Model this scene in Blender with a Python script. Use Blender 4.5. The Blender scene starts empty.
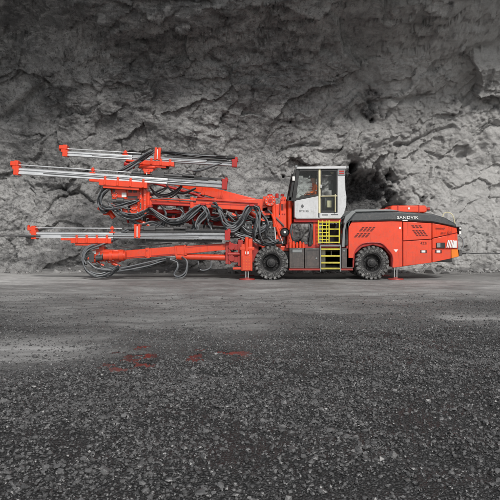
import bpy, bmesh, math, random
import numpy as np
from mathutils import Vector, Matrix
random.seed(7); RNG = np.random.default_rng(11)
scene = bpy.context.scene
COL = scene.collection
R = math.radians

# ------------------------------------------------------------------ measures
D, S, VH = 20.0, 0.035, 238.0            # metres from lens to the rig's near side, metres per photo pixel there, horizon row
HC = (280.0 - VH) * S                    # lens height
def px(Y): return S * (D + Y) / D
def P(u, v, Y=0.0):
    k = px(Y); return Vector(((u - 250.0) * k, Y, HC - (v - VH) * k))

# ------------------------------------------------------------------ materials
def new_mat(name):
    m = bpy.data.materials.new(name); m.use_nodes = True
    nt = m.node_tree; b = nt.nodes['Principled BSDF']
    return m, nt, b
def node(nt, t, **kw):
    n = nt.nodes.new(t)
    for k, v in kw.items():
        if k in n.inputs: n.inputs[k].default_value = v
        else: setattr(n, k, v)
    return n
def ramp(nt, fac, stops, interp='LINEAR'):
    r = nt.nodes.new('ShaderNodeValToRGB'); r.color_ramp.interpolation = interp
    el = r.color_ramp.elements
    while len(el) < len(stops): el.new(0.5)
    for e, (p, c) in zip(el, stops):
        e.position = p; e.color = (c, c, c, 1) if not hasattr(c, '__len__') else (*c, 1)
    nt.links.new(fac, r.inputs[0]); return r.outputs[0]
def mix(nt, fac, a, b, mode='MIX'):
    n = nt.nodes.new('ShaderNodeMix'); n.data_type = 'RGBA'; n.blend_type = mode
    for i, s in ((0, fac), (6, a), (7, b)):
        if hasattr(s, 'links') or hasattr(s, 'is_linked'): nt.links.new(s, n.inputs[i])
        elif i == 0: n.inputs[0].default_value = s
        else: n.inputs[i].default_value = (*s, 1)
    return n.outputs[2]
def pos(nt): return nt.nodes.new('ShaderNodeNewGeometry').outputs['Position']
def noise(nt, vec, scale, detail=4, rough=0.55, dist=0.0):
    n = node(nt, 'ShaderNodeTexNoise', Scale=scale, Detail=detail, Roughness=rough, Distortion=dist)
    nt.links.new(vec, n.inputs['Vector']); return n.outputs['Fac']

def paint(name, col, rough=0.38, dust_light=0.35, dustcol=(0.22, 0.205, 0.19), spec=0.5, metal=0.0, coord='pos', bump=0.12, mud=0.0, coat=0.0):
    m, nt, b = new_mat(name); L = nt.links
    v = pos(nt) if coord == 'pos' else nt.nodes.new('ShaderNodeTexCoord').outputs['Object']
    big = noise(nt, v, 2.2, 5, 0.6); fine = noise(nt, v, 34, 4, 0.65); mid = noise(nt, v, 9, 6, 0.7, 0.6)
    c = mix(nt, ramp(nt, big, [(0.3, 0.0), (0.7, 1.0)]), tuple(x * 0.86 for x in col), tuple(min(1, x * 1.06) for x in col))
    d1 = ramp(nt, mid, [(0.5, 0.0), (0.75, dust_light)])
    c = mix(nt, d1, c, dustcol)
    chip = ramp(nt, fine, [(0.66, 0.0), (0.72, min(1.0, dust_light * 1.2))])
    c = mix(nt, chip, c, tuple(x * 0.35 for x in col))
    if mud:
        sp = node(nt, 'ShaderNodeSeparateXYZ'); L.new(v, sp.inputs[0])
        hz = node(nt, 'ShaderNodeMath', operation='MULTIPLY_ADD'); L.new(mid, hz.inputs[0]); hz.inputs[1].default_value = -2.6; L.new(sp.outputs[2], hz.inputs[2])
        mf = node(nt, 'ShaderNodeMapRange'); L.new(hz.outputs[0], mf.inputs[0]); mf.inputs[1].default_value = 0.55; mf.inputs[2].default_value = -0.95; mf.inputs[3].default_value = 0.0; mf.inputs[4].default_value = mud
        c = mix(nt, mf.outputs[0], c, (0.13, 0.095, 0.08))
        mv = node(nt, 'ShaderNodeMapping'); mv.inputs['Scale'].default_value = (14, 14, 0.9); L.new(v, mv.inputs[0])
        runs = noise(nt, mv.outputs[0], 1.0, 5, 0.6, 0.4)
        c = mix(nt, ramp(nt, runs, [(0.58, 0.0), (0.74, 0.55)]), c, tuple(x * 0.42 for x in col))
        spl = noise(nt, v, 19, 6, 0.75, 0.8)
        c = mix(nt, ramp(nt, spl, [(0.60, 0.0), (0.66, 0.45)]), c, (0.10, 0.075, 0.065))
    L.new(c, b.inputs['Base Color']); b.inputs['Coat Weight'].default_value = coat; b.inputs['Coat Roughness'].default_value = 0.12
    rr = ramp(nt, mid, [(0.35, rough), (0.7, min(1, rough + 0.28))]); L.new(rr, b.inputs['Roughness'])
    b.inputs['Metallic'].default_value = metal; b.inputs['Specular IOR Level'].default_value = spec
    if bump:
        bp = node(nt, 'ShaderNodeBump', Strength=bump, Distance=0.01); L.new(mid, bp.inputs['Height']); L.new(bp.outputs[0], b.inputs['Normal'])
    return m
M = {}
M['red'] = paint('red_paint', (0.78, 0.052, 0.008), 0.27, 0.24, (0.20, 0.10, 0.08), mud=.20, coat=.35)
M['deepred'] = paint('deep_red_paint', (0.42, 0.014, 0.011), 0.38, 0.4, (0.12, 0.07, 0.06), mud=.3)  # deeper red for inner, lower and joining parts
M['orange'] = paint('orange_lens', (0.85, 0.22, 0.02), 0.25, 0.08)
M['dark'] = paint('charcoal_paint', (0.036, 0.041, 0.045), 0.40, 0.4, mud=.55, coat=.2)
M['black'] = paint('black_paint', (0.014, 0.015, 0.016), 0.42, 0.3)
M['grey'] = paint('pale_grey_paint', (0.56, 0.57, 0.58), 0.4, 0.35, mud=.4)
M['midgrey'] = paint('grey_paint', (0.22, 0.235, 0.24), 0.45, 0.3)
M['yellow'] = paint('yellow_paint', (0.74, 0.66, 0.05), 0.45, 0.4, (0.2, 0.17, 0.08), mud=.5)
M['cream'] = paint('cream_paint', (0.72, 0.66, 0.42), 0.45, 0.25)
M['white'] = paint('white_decal', (0.78, 0.78, 0.76), 0.45, 0.12, bump=0)
M['decalgrey'] = paint('grey_decal', (0.10, 0.105, 0.11), 0.5, 0.05, bump=0)
M['slot'] = paint('dark_red_slot', (0.12, 0.012, 0.010), 0.6, 0.25, bump=0)
M['alu'] = paint('brushed_aluminium', (0.74, 0.755, 0.77), 0.33, 0.28, (0.3, 0.3, 0.3), metal=0.75)
M['darkalu'] = paint('darker_aluminium', (0.36, 0.37, 0.385), 0.38, 0.5, (0.10, 0.10, 0.10), metal=0.6)  # darker aluminium for the rear part of each feed beam
M['steel'] = paint('worn_steel', (0.42, 0.43, 0.44), 0.34, 0.4, (0.12, 0.11, 0.1), metal=0.85)
M['chrome'] = paint('polished_steel', (0.78, 0.78, 0.78), 0.16, 0.1, (0.3, 0.3, 0.3), metal=1.0, bump=0)
M['rust'] = paint('oily_steel', (0.10, 0.10, 0.102), 0.38, 0.5, metal=0.6)
M['hose'] = paint('black_hose_rubber', (0.022, 0.024, 0.027), 0.30, 0.35, (0.12, 0.12, 0.12))
M['hosegrey'] = paint('highlit_hose_rubber', (0.15, 0.16, 0.17), 0.34, 0.45, (0.26, 0.26, 0.26))  # paler rubber: grey highlights put into the colour of every other hose
M['tyre'] = paint('dusty_tyre_rubber', (0.040, 0.040, 0.040), 0.8, 0.8, (0.27, 0.266, 0.26), 0.3, coord='obj', bump=0.4)
M['lug'] = paint('dusty_tread_rubber', (0.11, 0.11, 0.108), 0.85, 0.95, (0.46, 0.455, 0.445), 0.3, coord='obj', bump=0.4)
M['rim'] = paint('black_wheel_paint', (0.016, 0.016, 0.017), 0.5, 0.3, coord='obj')
M['fabric'] = paint('black_seat_fabric', (0.02, 0.02, 0.022), 0.85, 0.1)
M['hivis'] = paint('orange_jacket', (0.85, 0.17, 0.03), 0.8, 0.1)
M['skin'] = paint('skin', (0.5, 0.30, 0.22), 0.55, 0.0, bump=0)
M['trousers'] = paint('dark_trousers', (0.03, 0.035, 0.05), 0.85, 0.1)
M['lamp'] = paint('lamp_lens', (0.8, 0.8, 0.78), 0.12, 0.02, bump=0)
def glass_mat():
    m, nt, b = new_mat('cab_glass'); L = nt.links
    nt.nodes.remove(b); out = nt.nodes['Material Output']
    t = node(nt, 'ShaderNodeBsdfTransparent'); t.inputs[0].default_value = (0.93, 0.95, 0.945, 1)
    g = node(nt, 'ShaderNodeBsdfGlossy'); g.inputs['Roughness'].default_value = 0.03
    f = node(nt, 'ShaderNodeFresnel', IOR=1.3); mx = node(nt, 'ShaderNodeMixShader')
    L.new(f.outputs[0], mx.inputs[0]); L.new(t.outputs[0], mx.inputs[1]); L.new(g.outputs[0], mx.inputs[2]); L.new(mx.outputs[0], out.inputs[0])
    return m
M['glass'] = glass_mat()

# ------------------------------------------------------------------ object plumbing
ORIG = {}
def empty(name, loc, parent=None):
    o = bpy.data.objects.new(name, None); COL.objects.link(o)
    loc = Vector(loc); ORIG[o] = loc; o.empty_display_size = 0.3
    if parent: o.parent = parent; o.location = loc - ORIG[parent]
    else: o.location = loc
    return o
class MB:
    def __init__(s): s.v = []; s.f = []; s.mi = []; s.cur = 0; s.st = []
    def add(s, vs, fs):
        n = len(s.v); s.st.append((n, len(s.f))); s.v += [Vector(v) for v in vs]; s.f += [tuple(i + n for i in f) for f in fs]; s.mi += [s.cur] * len(fs)
        return s
    def box(s, lo, hi):
        x0, y0, z0 = lo; x1, y1, z1 = hi
        return s.add([(x0,y0,z0),(x1,y0,z0),(x1,y1,z0),(x0,y1,z0),(x0,y0,z1),(x1,y0,z1),(x1,y1,z1),(x0,y1,z1)],
                     [(0,3,2,1),(4,5,6,7),(0,1,5,4),(1,2,6,5),(2,3,7,6),(3,0,4,7)])
    def prism(s, poly, Ya, Yb, ref=None):             # side outline in photo pixels measured at depth ref, given its real thickness
        pts = [P(u, v, Ya if ref is None else ref) for u, v in poly]; n = len(pts)
        for p in pts: p.y = Ya
        vs = pts + [Vector((p.x, Yb, p.z)) for p in pts]
        return s.add(vs, [tuple(range(n)), tuple(range(2*n-1, n-1, -1))] + [(i, n+i, n+(i+1) % n, (i+1) % n) for i in range(n)])
    def ubox(s, u0, v0, u1, v1, Ya, Yb): return s.prism([(u0,v1),(u1,v1),(u1,v0),(u0,v0)], Ya, Yb)
    def tube(s, path, r, n=10, caps=True):
        path = [Vector(p) for p in path]; m = len(path); rs = r if hasattr(r, '__len__') else [r] * m
        t0 = (path[1] - path[0]).normalized(); a = Vector((0,0,1)) if abs(t0.z) < 0.9 else Vector((1,0,0))
        nrm = t0.cross(a).normalized(); vs = []
        for i, p in enumerate(path):
            t = (path[min(i+1, m-1)] - path[max(i-1, 0)]).normalized()
            nrm = (nrm - t * nrm.dot(t)).normalized(); bn = t.cross(nrm)
            for k in range(n):
                an = 2 * math.pi * k / n; vs.append(p + (nrm * math.cos(an) + bn * math.sin(an)) * rs[i])
        fs = [(i*n+k, i*n+(k+1) % n, (i+1)*n+(k+1) % n, (i+1)*n+k) for i in range(m-1) for k in range(n)]
        if caps: fs += [tuple(range(n-1, -1, -1)), tuple(range((m-1)*n, m*n))]
        return s.add(vs, fs)
    def cyl(s, a, b, r, n=16): return s.tube([a, b], r, n)
    def lathe(s, c, prof, n=40):                      # axis along Y; prof = (radius, y)
        c = Vector(c); m = len(prof)
        vs = [c + Vector((r*math.cos(2*math.pi*k/n), y, r*math.sin(2*math.pi*k/n))) for r, y in prof for k in range(n)]
        fs = [(i*n+k, i*n+(k+1) % n, (i+1)*n+(k+1) % n, (i+1)*n+k) for i in range(m-1) for k in range(n)]
        return s.add(vs, fs)
    def warp(s, fn):
        s.v = [Vector(fn(v)) for v in s.v]; return s
    def build(s, name, mat, parent=None, bevel=0.0, smooth=True, origin=None):
        bm = bmesh.new(); vs = [bm.verts.new(v) for v in s.v]
        for f, mi in zip(s.f, s.mi):
            try: bm.faces.new([vs[i] for i in f]).material_index = mi
            except ValueError: pass
        bmesh.ops.recalc_face_normals(bm, faces=bm.faces[:])
        base = ORIG[parent] if parent is not None else Vector((0,0,0))
        org = Vector(origin) if origin is not None else base
        bmesh.ops.translate(bm, verts=bm.verts[:], vec=-org)
        me = bpy.data.meshes.new(name); bm.to_mesh(me); bm.free()
        for mm in (mat if isinstance(mat, (list, tuple)) else [mat]): me.materials.append(mm)
        if smooth:
            me.shade_smooth(); me.set_sharp_from_angle(angle=R(32))
        o = bpy.data.objects.new(name, me); COL.objects.link(o); ORIG[o] = org
        if parent is not None: o.parent = parent
        o.location = org - base
        if bevel:
            b = o.modifiers.new('Bevel', 'BEVEL'); b.width = bevel; b.segments = 2; b.limit_method = 'ANGLE'; b.angle_limit = R(40)
            b.harden_normals = False
        return o
    def each(s, name, mat, parent=None, bevel=0.0):   # one object per piece
        ends = s.st[1:] + [(len(s.v), len(s.f))]
        for (v0, f0), (v1, f1) in zip(s.st, ends):
            m = MB(); m.v = s.v[v0:v1]; m.f = [tuple(i - v0 for i in f) for f in s.f[f0:f1]]; m.mi = s.mi[f0:f1]
            o = m.build(name, mat, parent, bevel)
        return o
class Frame:                                          # a beam's own axes: a along it, b up from it, both in photo pixels at its depth
    def __init__(s, uv0, uv1, Y):
        s.p = P(*uv0, Y); q = P(*uv1, Y); s.k = px(Y); s.e = (q - s.p).normalized(); s.n = Vector((-s.e.z, 0, s.e.x)); s.L = (q - s.p).length / s.k; s.Y = Y
    def pt(s, a, b, dy=0.0): return s.p + s.e * (a * s.k) + s.n * (b * s.k) + Vector((0, dy, 0))
    def box(s, mb, a0, a1, b0, b1, y0, y1, c0=None, c1=None):   # b0..b1 at a0; c0..c1 at a1 when it tapers
        c0 = b0 if c0 is None else c0; c1 = b1 if c1 is None else c1
        q = [s.pt(a0,b0,y0), s.pt(a1,c0,y0), s.pt(a1,c1,y0), s.pt(a0,b1,y0), s.pt(a0,b0,y1), s.pt(a1,c0,y1), s.pt(a1,c1,y1), s.pt(a0,b1,y1)]
        return mb.add(q, [(0,1,2,3),(7,6,5,4),(0,4,5,1),(1,5,6,2),(2,6,7,3),(3,7,4,0)])
    def cyl(s, mb, a0, a1, b, dy, rpx, n=14): return mb.cyl(s.pt(a0,b,dy), s.pt(a1,b,dy), rpx * s.k, n)
def spline(pts, seg=8):
    pts = [Vector(p) for p in pts]; q = [pts[0]*2 - pts[1]] + pts + [pts[-1]*2 - pts[-2]]; out = []
    for i in range(1, len(q) - 2):
        a, b, c, d = q[i-1:i+3]
        for k in range(seg):
            t = k / seg
            out.append(0.5 * ((2*b) + (c-a)*t + (2*a-5*b+4*c-d)*t*t + (3*b-a-3*c+d)*t**3))
    return out + [pts[-1]]
def lettering(body, size, loc, mat, parent, name='lettering', squash=1.0, rot=0.0):
    cu = bpy.data.curves.new(name, 'FONT'); cu.body = body; cu.size = size; cu.extrude = 0.002; cu.align_x = 'CENTER'; cu.align_y = 'CENTER'; cu.space_character = 1.08; cu.offset = 0.0015
    t = bpy.data.objects.new(name, cu); COL.objects.link(t)
    bpy.context.view_layer.update()
    me = bpy.data.meshes.new_from_object(t.evaluated_get(bpy.context.evaluated_depsgraph_get())); bpy.data.objects.remove(t)
    me.transform(Matrix.Rotation(rot, 4, 'Y') @ Matrix.Rotation(R(90), 4, 'X') @ Matrix.Diagonal((squash, 1, 1, 1)))
    me.materials.clear(); me.materials.append(mat)
    o = bpy.data.objects.new(name, me); COL.objects.link(o); o.parent = parent; o.location = Vector(loc) - ORIG[parent]
    return o
def copy_tree(o, parent=None):
    c = o.copy(); COL.objects.link(c); ORIG[c] = ORIG[o]
    if parent is not None: c.parent = parent
    for ch in [x for x in bpy.data.objects if x.parent is o]: copy_tree(ch, c)
    return c

# ------------------------------------------------------------------ noise in numpy (for the rock and the ground)
def _h(ix, iy, seed):
    n = (ix.astype(np.int64) * 374761393 + iy.astype(np.int64) * 668265263 + seed * 144269504) & 0xffffffff
    n = ((n ^ (n >> 13)) * 1274126177) & 0xffffffff
    n = ((n ^ (n >> 16)) * 2246822519) & 0xffffffff
    return ((n ^ (n >> 15)) & 0xffffff) / float(0xffffff)
def vnoise(x, y, seed=0):
    ix, iy = np.floor(x), np.floor(y); fx, fy = x - ix, y - iy
    fx = fx*fx*fx*(fx*(fx*6-15)+10); fy = fy*fy*fy*(fy*(fy*6-15)+10)
    a, b, c, d = _h(ix,iy,seed), _h(ix+1,iy,seed), _h(ix,iy+1,seed), _h(ix+1,iy+1,seed)
    return (a*(1-fx)+b*fx)*(1-fy) + (c*(1-fx)+d*fx)*fy - 0.5
def fbm(x, y, seed=0, oct=5, gain=0.5):
    s = 0; a = 1.0
    for o in range(oct): s = s + a * vnoise(x * 2**o + 17.3*o, y * 2**o - 9.1*o, seed + o); a *= gain
    return s
def facets(x, y, cell, seed, depth, slope):            # broken, faceted faces: each cell a tilted plane
    gx, gy = x / cell, y / cell; ix, iy = np.floor(gx), np.floor(gy)
    best = np.full(x.shape, 1e9); val = np.zeros(x.shape)
    for dx in (-1, 0, 1):
        for dy in (-1, 0, 1):
            cx, cy = ix + dx, iy + dy
            fx = cx + _h(cx, cy, seed); fy = cy + _h(cx, cy, seed + 1)
            d = (gx - fx)**2 + (gy - fy)**2
            z = (_h(cx, cy, seed+2) - .5) * depth + ((gx-fx) * (_h(cx, cy, seed+3) - .5) + (gy-fy) * (_h(cx, cy, seed+4) - .5)) * slope
            k = d < best; best = np.where(k, d, best); val = np.where(k, z, val)
    return val
def sstep(a, b, x):
    t = np.clip((x - a) / (b - a), 0, 1); return t*t*(3-2*t)
def grid_mesh(name, X, Y, Z, mat, kind):
    ny, nx = X.shape
    me = bpy.data.meshes.new(name); co = np.stack([X, Y, Z], -1).reshape(-1, 3).astype(np.float32)
    i = np.arange(ny*nx).reshape(ny, nx); q = np.stack([i[:-1,:-1], i[:-1,1:], i[1:,1:], i[1:,:-1]], -1).reshape(-1)
    nf = len(q) // 4
    me.vertices.add(len(co)); me.vertices.foreach_set('co', co.ravel())
    me.loops.add(len(q)); me.loops.foreach_set('vertex_index', q.astype(np.int32))
    me.polygons.add(nf); me.polygons.foreach_set('loop_start', (np.arange(nf)*4).astype(np.int32))
    me.update(calc_edges=True); me.validate(); me.shade_smooth(); me.materials.append(mat)
    o = bpy.data.objects.new(name, me); COL.objects.link(o); o['kind'] = kind
    return o

# ------------------------------------------------------------------ rock wall and roof of the cavern
def rock_mat():
    m, nt, b = new_mat('blasted_rock'); L = nt.links; v = pos(nt)
    big = noise(nt, v, 0.30, 3, 0.55, 0.5); mid = noise(nt, v, 1.3, 9, 0.70, 0.7); fine = noise(nt, v, 7.5, 9, 0.78, 0.25); grit = noise(nt, v, 30, 5, 0.8)
    st = node(nt, 'ShaderNodeMapping'); st.inputs['Scale'].default_value = (0.5, 1, 1.7); st.inputs['Rotation'].default_value = (0, R(24), 0); L.new(v, st.inputs[0])
    streak = noise(nt, st.outputs[0], 2.6, 8, 0.74, 0.8)
    dv = nt.nodes.new('ShaderNodeVectorMath'); dv.operation = 'MULTIPLY_ADD'
    cn = node(nt, 'ShaderNodeTexNoise', Scale=2.2, Detail=6.0, Roughness=0.65); L.new(v, cn.inputs['Vector']); L.new(cn.outputs['Color'], dv.inputs[0]); dv.inputs[1].default_value = (.7, .7, .7); L.new(v, dv.inputs[2])
    ch = node(nt, 'ShaderNodeTexVoronoi', Scale=4.2); L.new(dv.outputs[0], ch.inputs['Vector'])
    ch2 = node(nt, 'ShaderNodeTexVoronoi', Scale=13.0); L.new(dv.outputs[0], ch2.inputs['Vector'])
    c = mix(nt, ramp(nt, big, [(0.36, 0.0), (0.60, 1.0)]), (0.16, 0.161, 0.163), (0.52, 0.518, 0.512))
    c = mix(nt, ramp(nt, mid, [(0.38, 0.75), (0.52, 0.0)]), c, (0.085, 0.085, 0.087))
    c = mix(nt, ramp(nt, streak, [(0.50, 0.0), (0.64, 0.8)]), c, (0.56, 0.557, 0.55))
    c = mix(nt, 0.28, c, ramp(nt, ch.outputs['Color'], [(0.1, 0.09), (0.9, 0.52)]))
    c = mix(nt, ramp(nt, fine, [(0.36, 0.8), (0.49, 0.0), (0.58, 0.0), (0.72, 0.55)]), c, ramp(nt, fine, [(0.45, 0.06), (0.55, 0.46)]))
    c = mix(nt, ramp(nt, grit, [(0.34, 0.7), (0.46, 0.0), (0.60, 0.0), (0.72, 0.4)]), c, ramp(nt, grit, [(0.45, 0.06), (0.55, 0.5)]))
    dk = noise(nt, st.outputs[0], 0.9, 7, 0.66, 0.6)                     # dark diagonal bands in the stone
    c = mix(nt, ramp(nt, dk, [(0.56, 0.0), (0.68, 0.72)]), c, (0.06, 0.06, 0.062))
    sep = node(nt, 'ShaderNodeSeparateXYZ'); L.new(v, sep.inputs[0])    # lamplight on the right half, put into a paler rock colour
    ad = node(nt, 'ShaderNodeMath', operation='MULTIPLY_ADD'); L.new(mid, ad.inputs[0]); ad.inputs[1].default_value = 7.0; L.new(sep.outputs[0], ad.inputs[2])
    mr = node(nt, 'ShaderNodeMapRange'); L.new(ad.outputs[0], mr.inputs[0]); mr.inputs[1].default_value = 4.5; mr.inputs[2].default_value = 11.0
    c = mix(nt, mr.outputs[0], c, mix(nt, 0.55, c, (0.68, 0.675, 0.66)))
    at = node(nt, 'ShaderNodeAttribute', attribute_name='cleft_dark')         # darker rock colour inside the clefts
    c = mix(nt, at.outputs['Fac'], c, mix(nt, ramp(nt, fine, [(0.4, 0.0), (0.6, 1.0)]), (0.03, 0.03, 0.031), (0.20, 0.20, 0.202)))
    L.new(c, b.inputs['Base Color']); b.inputs['Specular IOR Level'].default_value = 0.3
    L.new(ramp(nt, big, [(0.35, 0.8), (0.6, 0.95)]), b.inputs['Roughness'])
    b0 = node(nt, 'ShaderNodeBump', Strength=0.3, Distance=0.08); L.new(ch.outputs['Color'], b0.inputs['Height'])
    b1 = node(nt, 'ShaderNodeBump', Strength=0.6, Distance=0.12); L.new(mid, b1.inputs['Height']); L.new(b0.outputs[0], b1.inputs['Normal'])
    b3 = node(nt, 'ShaderNodeBump', Strength=0.75, Distance=0.04); L.new(ch2.outputs['Color'], b3.inputs['Height']); L.new(b1.outputs[0], b3.inputs['Normal'])
    b2 = node(nt, 'ShaderNodeBump', Strength=1.0, Distance=0.07); L.new(fine, b2.inputs['Height']); L.new(b3.outputs[0], b2.inputs['Normal'])
    b4 = node(nt, 'ShaderNodeBump', Strength=0.7, Distance=0.015); L.new(grit, b4.inputs['Height']); L.new(b2.outputs[0], b4.inputs['Normal'])
    L.new(b4.outputs[0], b.inputs['Normal'])
    return m
def rock_wall():
    prof = spline([(4.95,-0.5,0),(4.75,0.6,0),(4.65,2.2,0),(4.6,4.2,0),(4.35,6.2,0),(3.7,7.9,0),(2.4,9.3,0),(0.4,10.3,0),(-1.2,10.75,0),(-2.8,11.0,0)], 40)
    pts = np.array([(p.x, p.y) for p in prof]); seg = np.r_[0, np.cumsum(np.hypot(*np.diff(pts, axis=0).T))]
    tf = 9.6; t = np.r_[np.arange(0, tf, 0.034), np.arange(tf, seg[-1], 0.12)]
    py, pz = np.interp(t, seg, pts[:,0]), np.interp(t, seg, pts[:,1])
    dy, dz = np.gradient(py, t), np.gradient(pz, t); l = np.hypot(dy, dz); ny, nz = -dz/l, dy/l     # towards the room
    x = np.r_[np.arange(-24, -13, .12), np.arange(-13, 13, .036), np.arange(13, 24, .12)]
    X, T = np.meshgrid(x, t); PY, PZ = np.tile(py[:,None], (1, len(x))), np.tile(pz[:,None], (1, len(x)))
    NY, NZ = np.tile(ny[:,None], (1, len(x))), np.tile(nz[:,None], (1, len(x)))
    wx = X + 0.42*fbm(X*.9, T*.9, 40, 5); wt = T + 0.42*fbm(X*.9, T*.9, 50, 5)
    ca, sa = math.cos(R(24)), math.sin(R(24)); rx, rt = wx*ca + wt*sa, -wx*sa + wt*ca
    d = 0.75*fbm(X*.22, T*.22, 3, 3)
    d += facets(rx*.6, rt, 2.3, 60, .42, .95) * 0.8 + facets(rx*.65, rt*1.1, .9, 70, .16, .40) + (.42 + 1.0*sstep(-.1, .3, fbm(X*.5, T*.5, 160, 3)))*(facets(wx, wt*1.2, .32, 80, .07, .10) + facets(wx*1.1, wt, .13, 84, .03, .035))
    d += 0.10*fbm(X*1.4, T*1.4, 90, 5, .6) + 0.045*fbm(X*4.2, T*4.2, 95, 4, .62)
    # cleft behind the engine cover, cracks across the left half
    def blob(cx, ct, sx, st, a): return a*np.exp(-(((X-cx)/sx)**2 + ((T-ct)/st)**2) * (1 + 1.2*fbm(X*1.3, T*1.3, 120, 4)))
    cleft = blob(4.9, 3.95, 1.05, .78, 1.15) + blob(6.3, 3.3, .7, .4, .6) + blob(4.8, 7.4, .8, .6, .36)
    d -= 1.0*cleft + 0.9*sstep(.25,.55,cleft + 1.0*facets(wx, wt, .4, 172, .3, .2))*cleft + blob(-8.9, 4.2, 1.1, .2, .25)
    for (x0, t0, x1, t1, w, a) in [(-9.0,3.9,-8.1,4.3,.10,.30),(-8.1,4.3,-6.9,3.7,.08,.25),(-3.0,2.6,-1.0,3.3,.1,.25),(5.0,7.6,7.6,8.0,.14,.3),(6.4,6.0,8.6,6.5,.1,.25),(-10.5,7.2,-8.4,8.4,.16,.35),(1.2,5.8,3.0,6.1,.1,.25),(9.2,5.5,10.9,6.8,.12,.3)]:
        vx, vt = x1-x0, t1-t0; k = np.clip(((wx-x0)*vx + (wt-t0)*vt) / (vx*vx+vt*vt), 0, 1)
        d -= a*np.exp(-(np.hypot(wx-x0-k*vx, wt-t0-k*vt)/w)**2)
    d *= 0.35 + 0.65*sstep(0, 0.9, T)
    rim = sstep(11.6, 15.2, T)                       # unseen ragged roof lip, shaped to shade the upper wall, most on the left
    PY = PY - rim*(-1.6 - 0.07*np.clip(X, -12, 11) + 1.1*fbm(X*.3, X*0, 140, 4))
    Yw, Zw = PY + NY*d, PZ + NZ*d
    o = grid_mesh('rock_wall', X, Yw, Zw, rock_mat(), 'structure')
    a = o.data.attributes.new('cleft_dark', 'FLOAT', 'POINT'); a.data.foreach_set('value', sstep(.22, .5, cleft + .5*fbm(X*2.2, T*2.2, 150, 5) + 1.2*facets(wx, wt, .3, 170, .25, .1)).ravel().astype(np.float32))
    o['label'] = 'rough grey blasted rock wall curving into the cavern roof behind the machine'
    return o
rock_wall()

# ------------------------------------------------------------------ ground
def gravel_amount(X, Y):                               # 0 packed dirt .. 1 loose chips
    dist = Y + D
    edge = np.interp(X, [-9, -5, -2.5, 0, 2.2, 4.5, 9], [11.4, 11.0, 9.2, 8.9, 10.8, 12.8, 13.0]) + 1.4*fbm(X*.8, Y*.8, 200, 4)
    g = 1 - sstep(-2.6, 2.2, dist - edge + 1.5*fbm(X*.35, Y*1.3, 202, 4))
    g = g * (1 - 0.92*np.exp(-(((X-4.3)/1.4)**2 + ((dist-10.5)/1.2)**2)*(1+fbm(X, Y, 210, 3))))
    g = g * (1 - 0.92*np.exp(-(((X+3.0)/1.35)**2 + ((dist-7.6)/1.35)**2)*(1+fbm(X, Y, 215, 3))))
    return np.clip(g, 0, 1)
def ground_h(X, Y):
    calm = np.exp(-((np.clip(np.abs(X)-7.6, 0, None)/1.2)**2 + (np.clip(np.abs(Y-1.0)-2.3, 0, None)/1.2)**2))
    h = (0.07*fbm(X*.45, Y*.45, 300, 4) + 0.028*fbm(X*2.2, Y*2.2, 310, 4, .55) + 0.012*fbm(X*9, Y*9, 315, 3, .6)) * (1 - calm)
    h += gravel_amount(X, Y) * (0.035 + 0.05*fbm(X*1.1, Y*1.1, 320, 3))
    h += sstep(3.6, 5.0, Y) * (0.10 + 0.22*fbm(X*.8, Y*.8, 330, 4)) * (1 - 0.0*calm)
    for (y0, sl, bow, dp) in ((-1.6, .02, .012, .03), (-3.5, .035, .010, .03), (-4.1, -.03, -.014, .022), (-5.9, -.02, -.012, .022), (-2.6, .06, .02, .018)):   # old wheel tracks
        c = y0 + sl*X + bow*X*X; q = (Y - c)/.26; band = np.exp(-q**4)
        h += -dp*band*(0.75 + .5*np.sign(np.sin(X*17 + np.sign(q)*q*2.2))*.35) + .014*np.exp(-((np.abs(q)-1.25)/.3)**2)
    for (cx, cy, rx, ry) in PUDDLES:
        q = ((X-cx)/rx)**2 + ((Y-cy)/ry)**2; wide = np.exp(-(q/5.5)**2); e = np.exp(-(q/1.7)**2)
        h = h*(1-wide) + np.maximum(h, WATER_Z + .016)*wide
        h = h*(1-e) + (WATER_Z - (.004 if cx < -.8 else .017) + .075*fbm(X*4.2, Y*4.2, 360, 4, .55))*e
    return h
PUDDLES = [(-1.37, -13.30, 0.30, 0.66), (-0.40, -12.98, 0.31, 0.36)]   # shallow standing water: centre, half width, half depth
WATER_Z = 0.035
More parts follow.
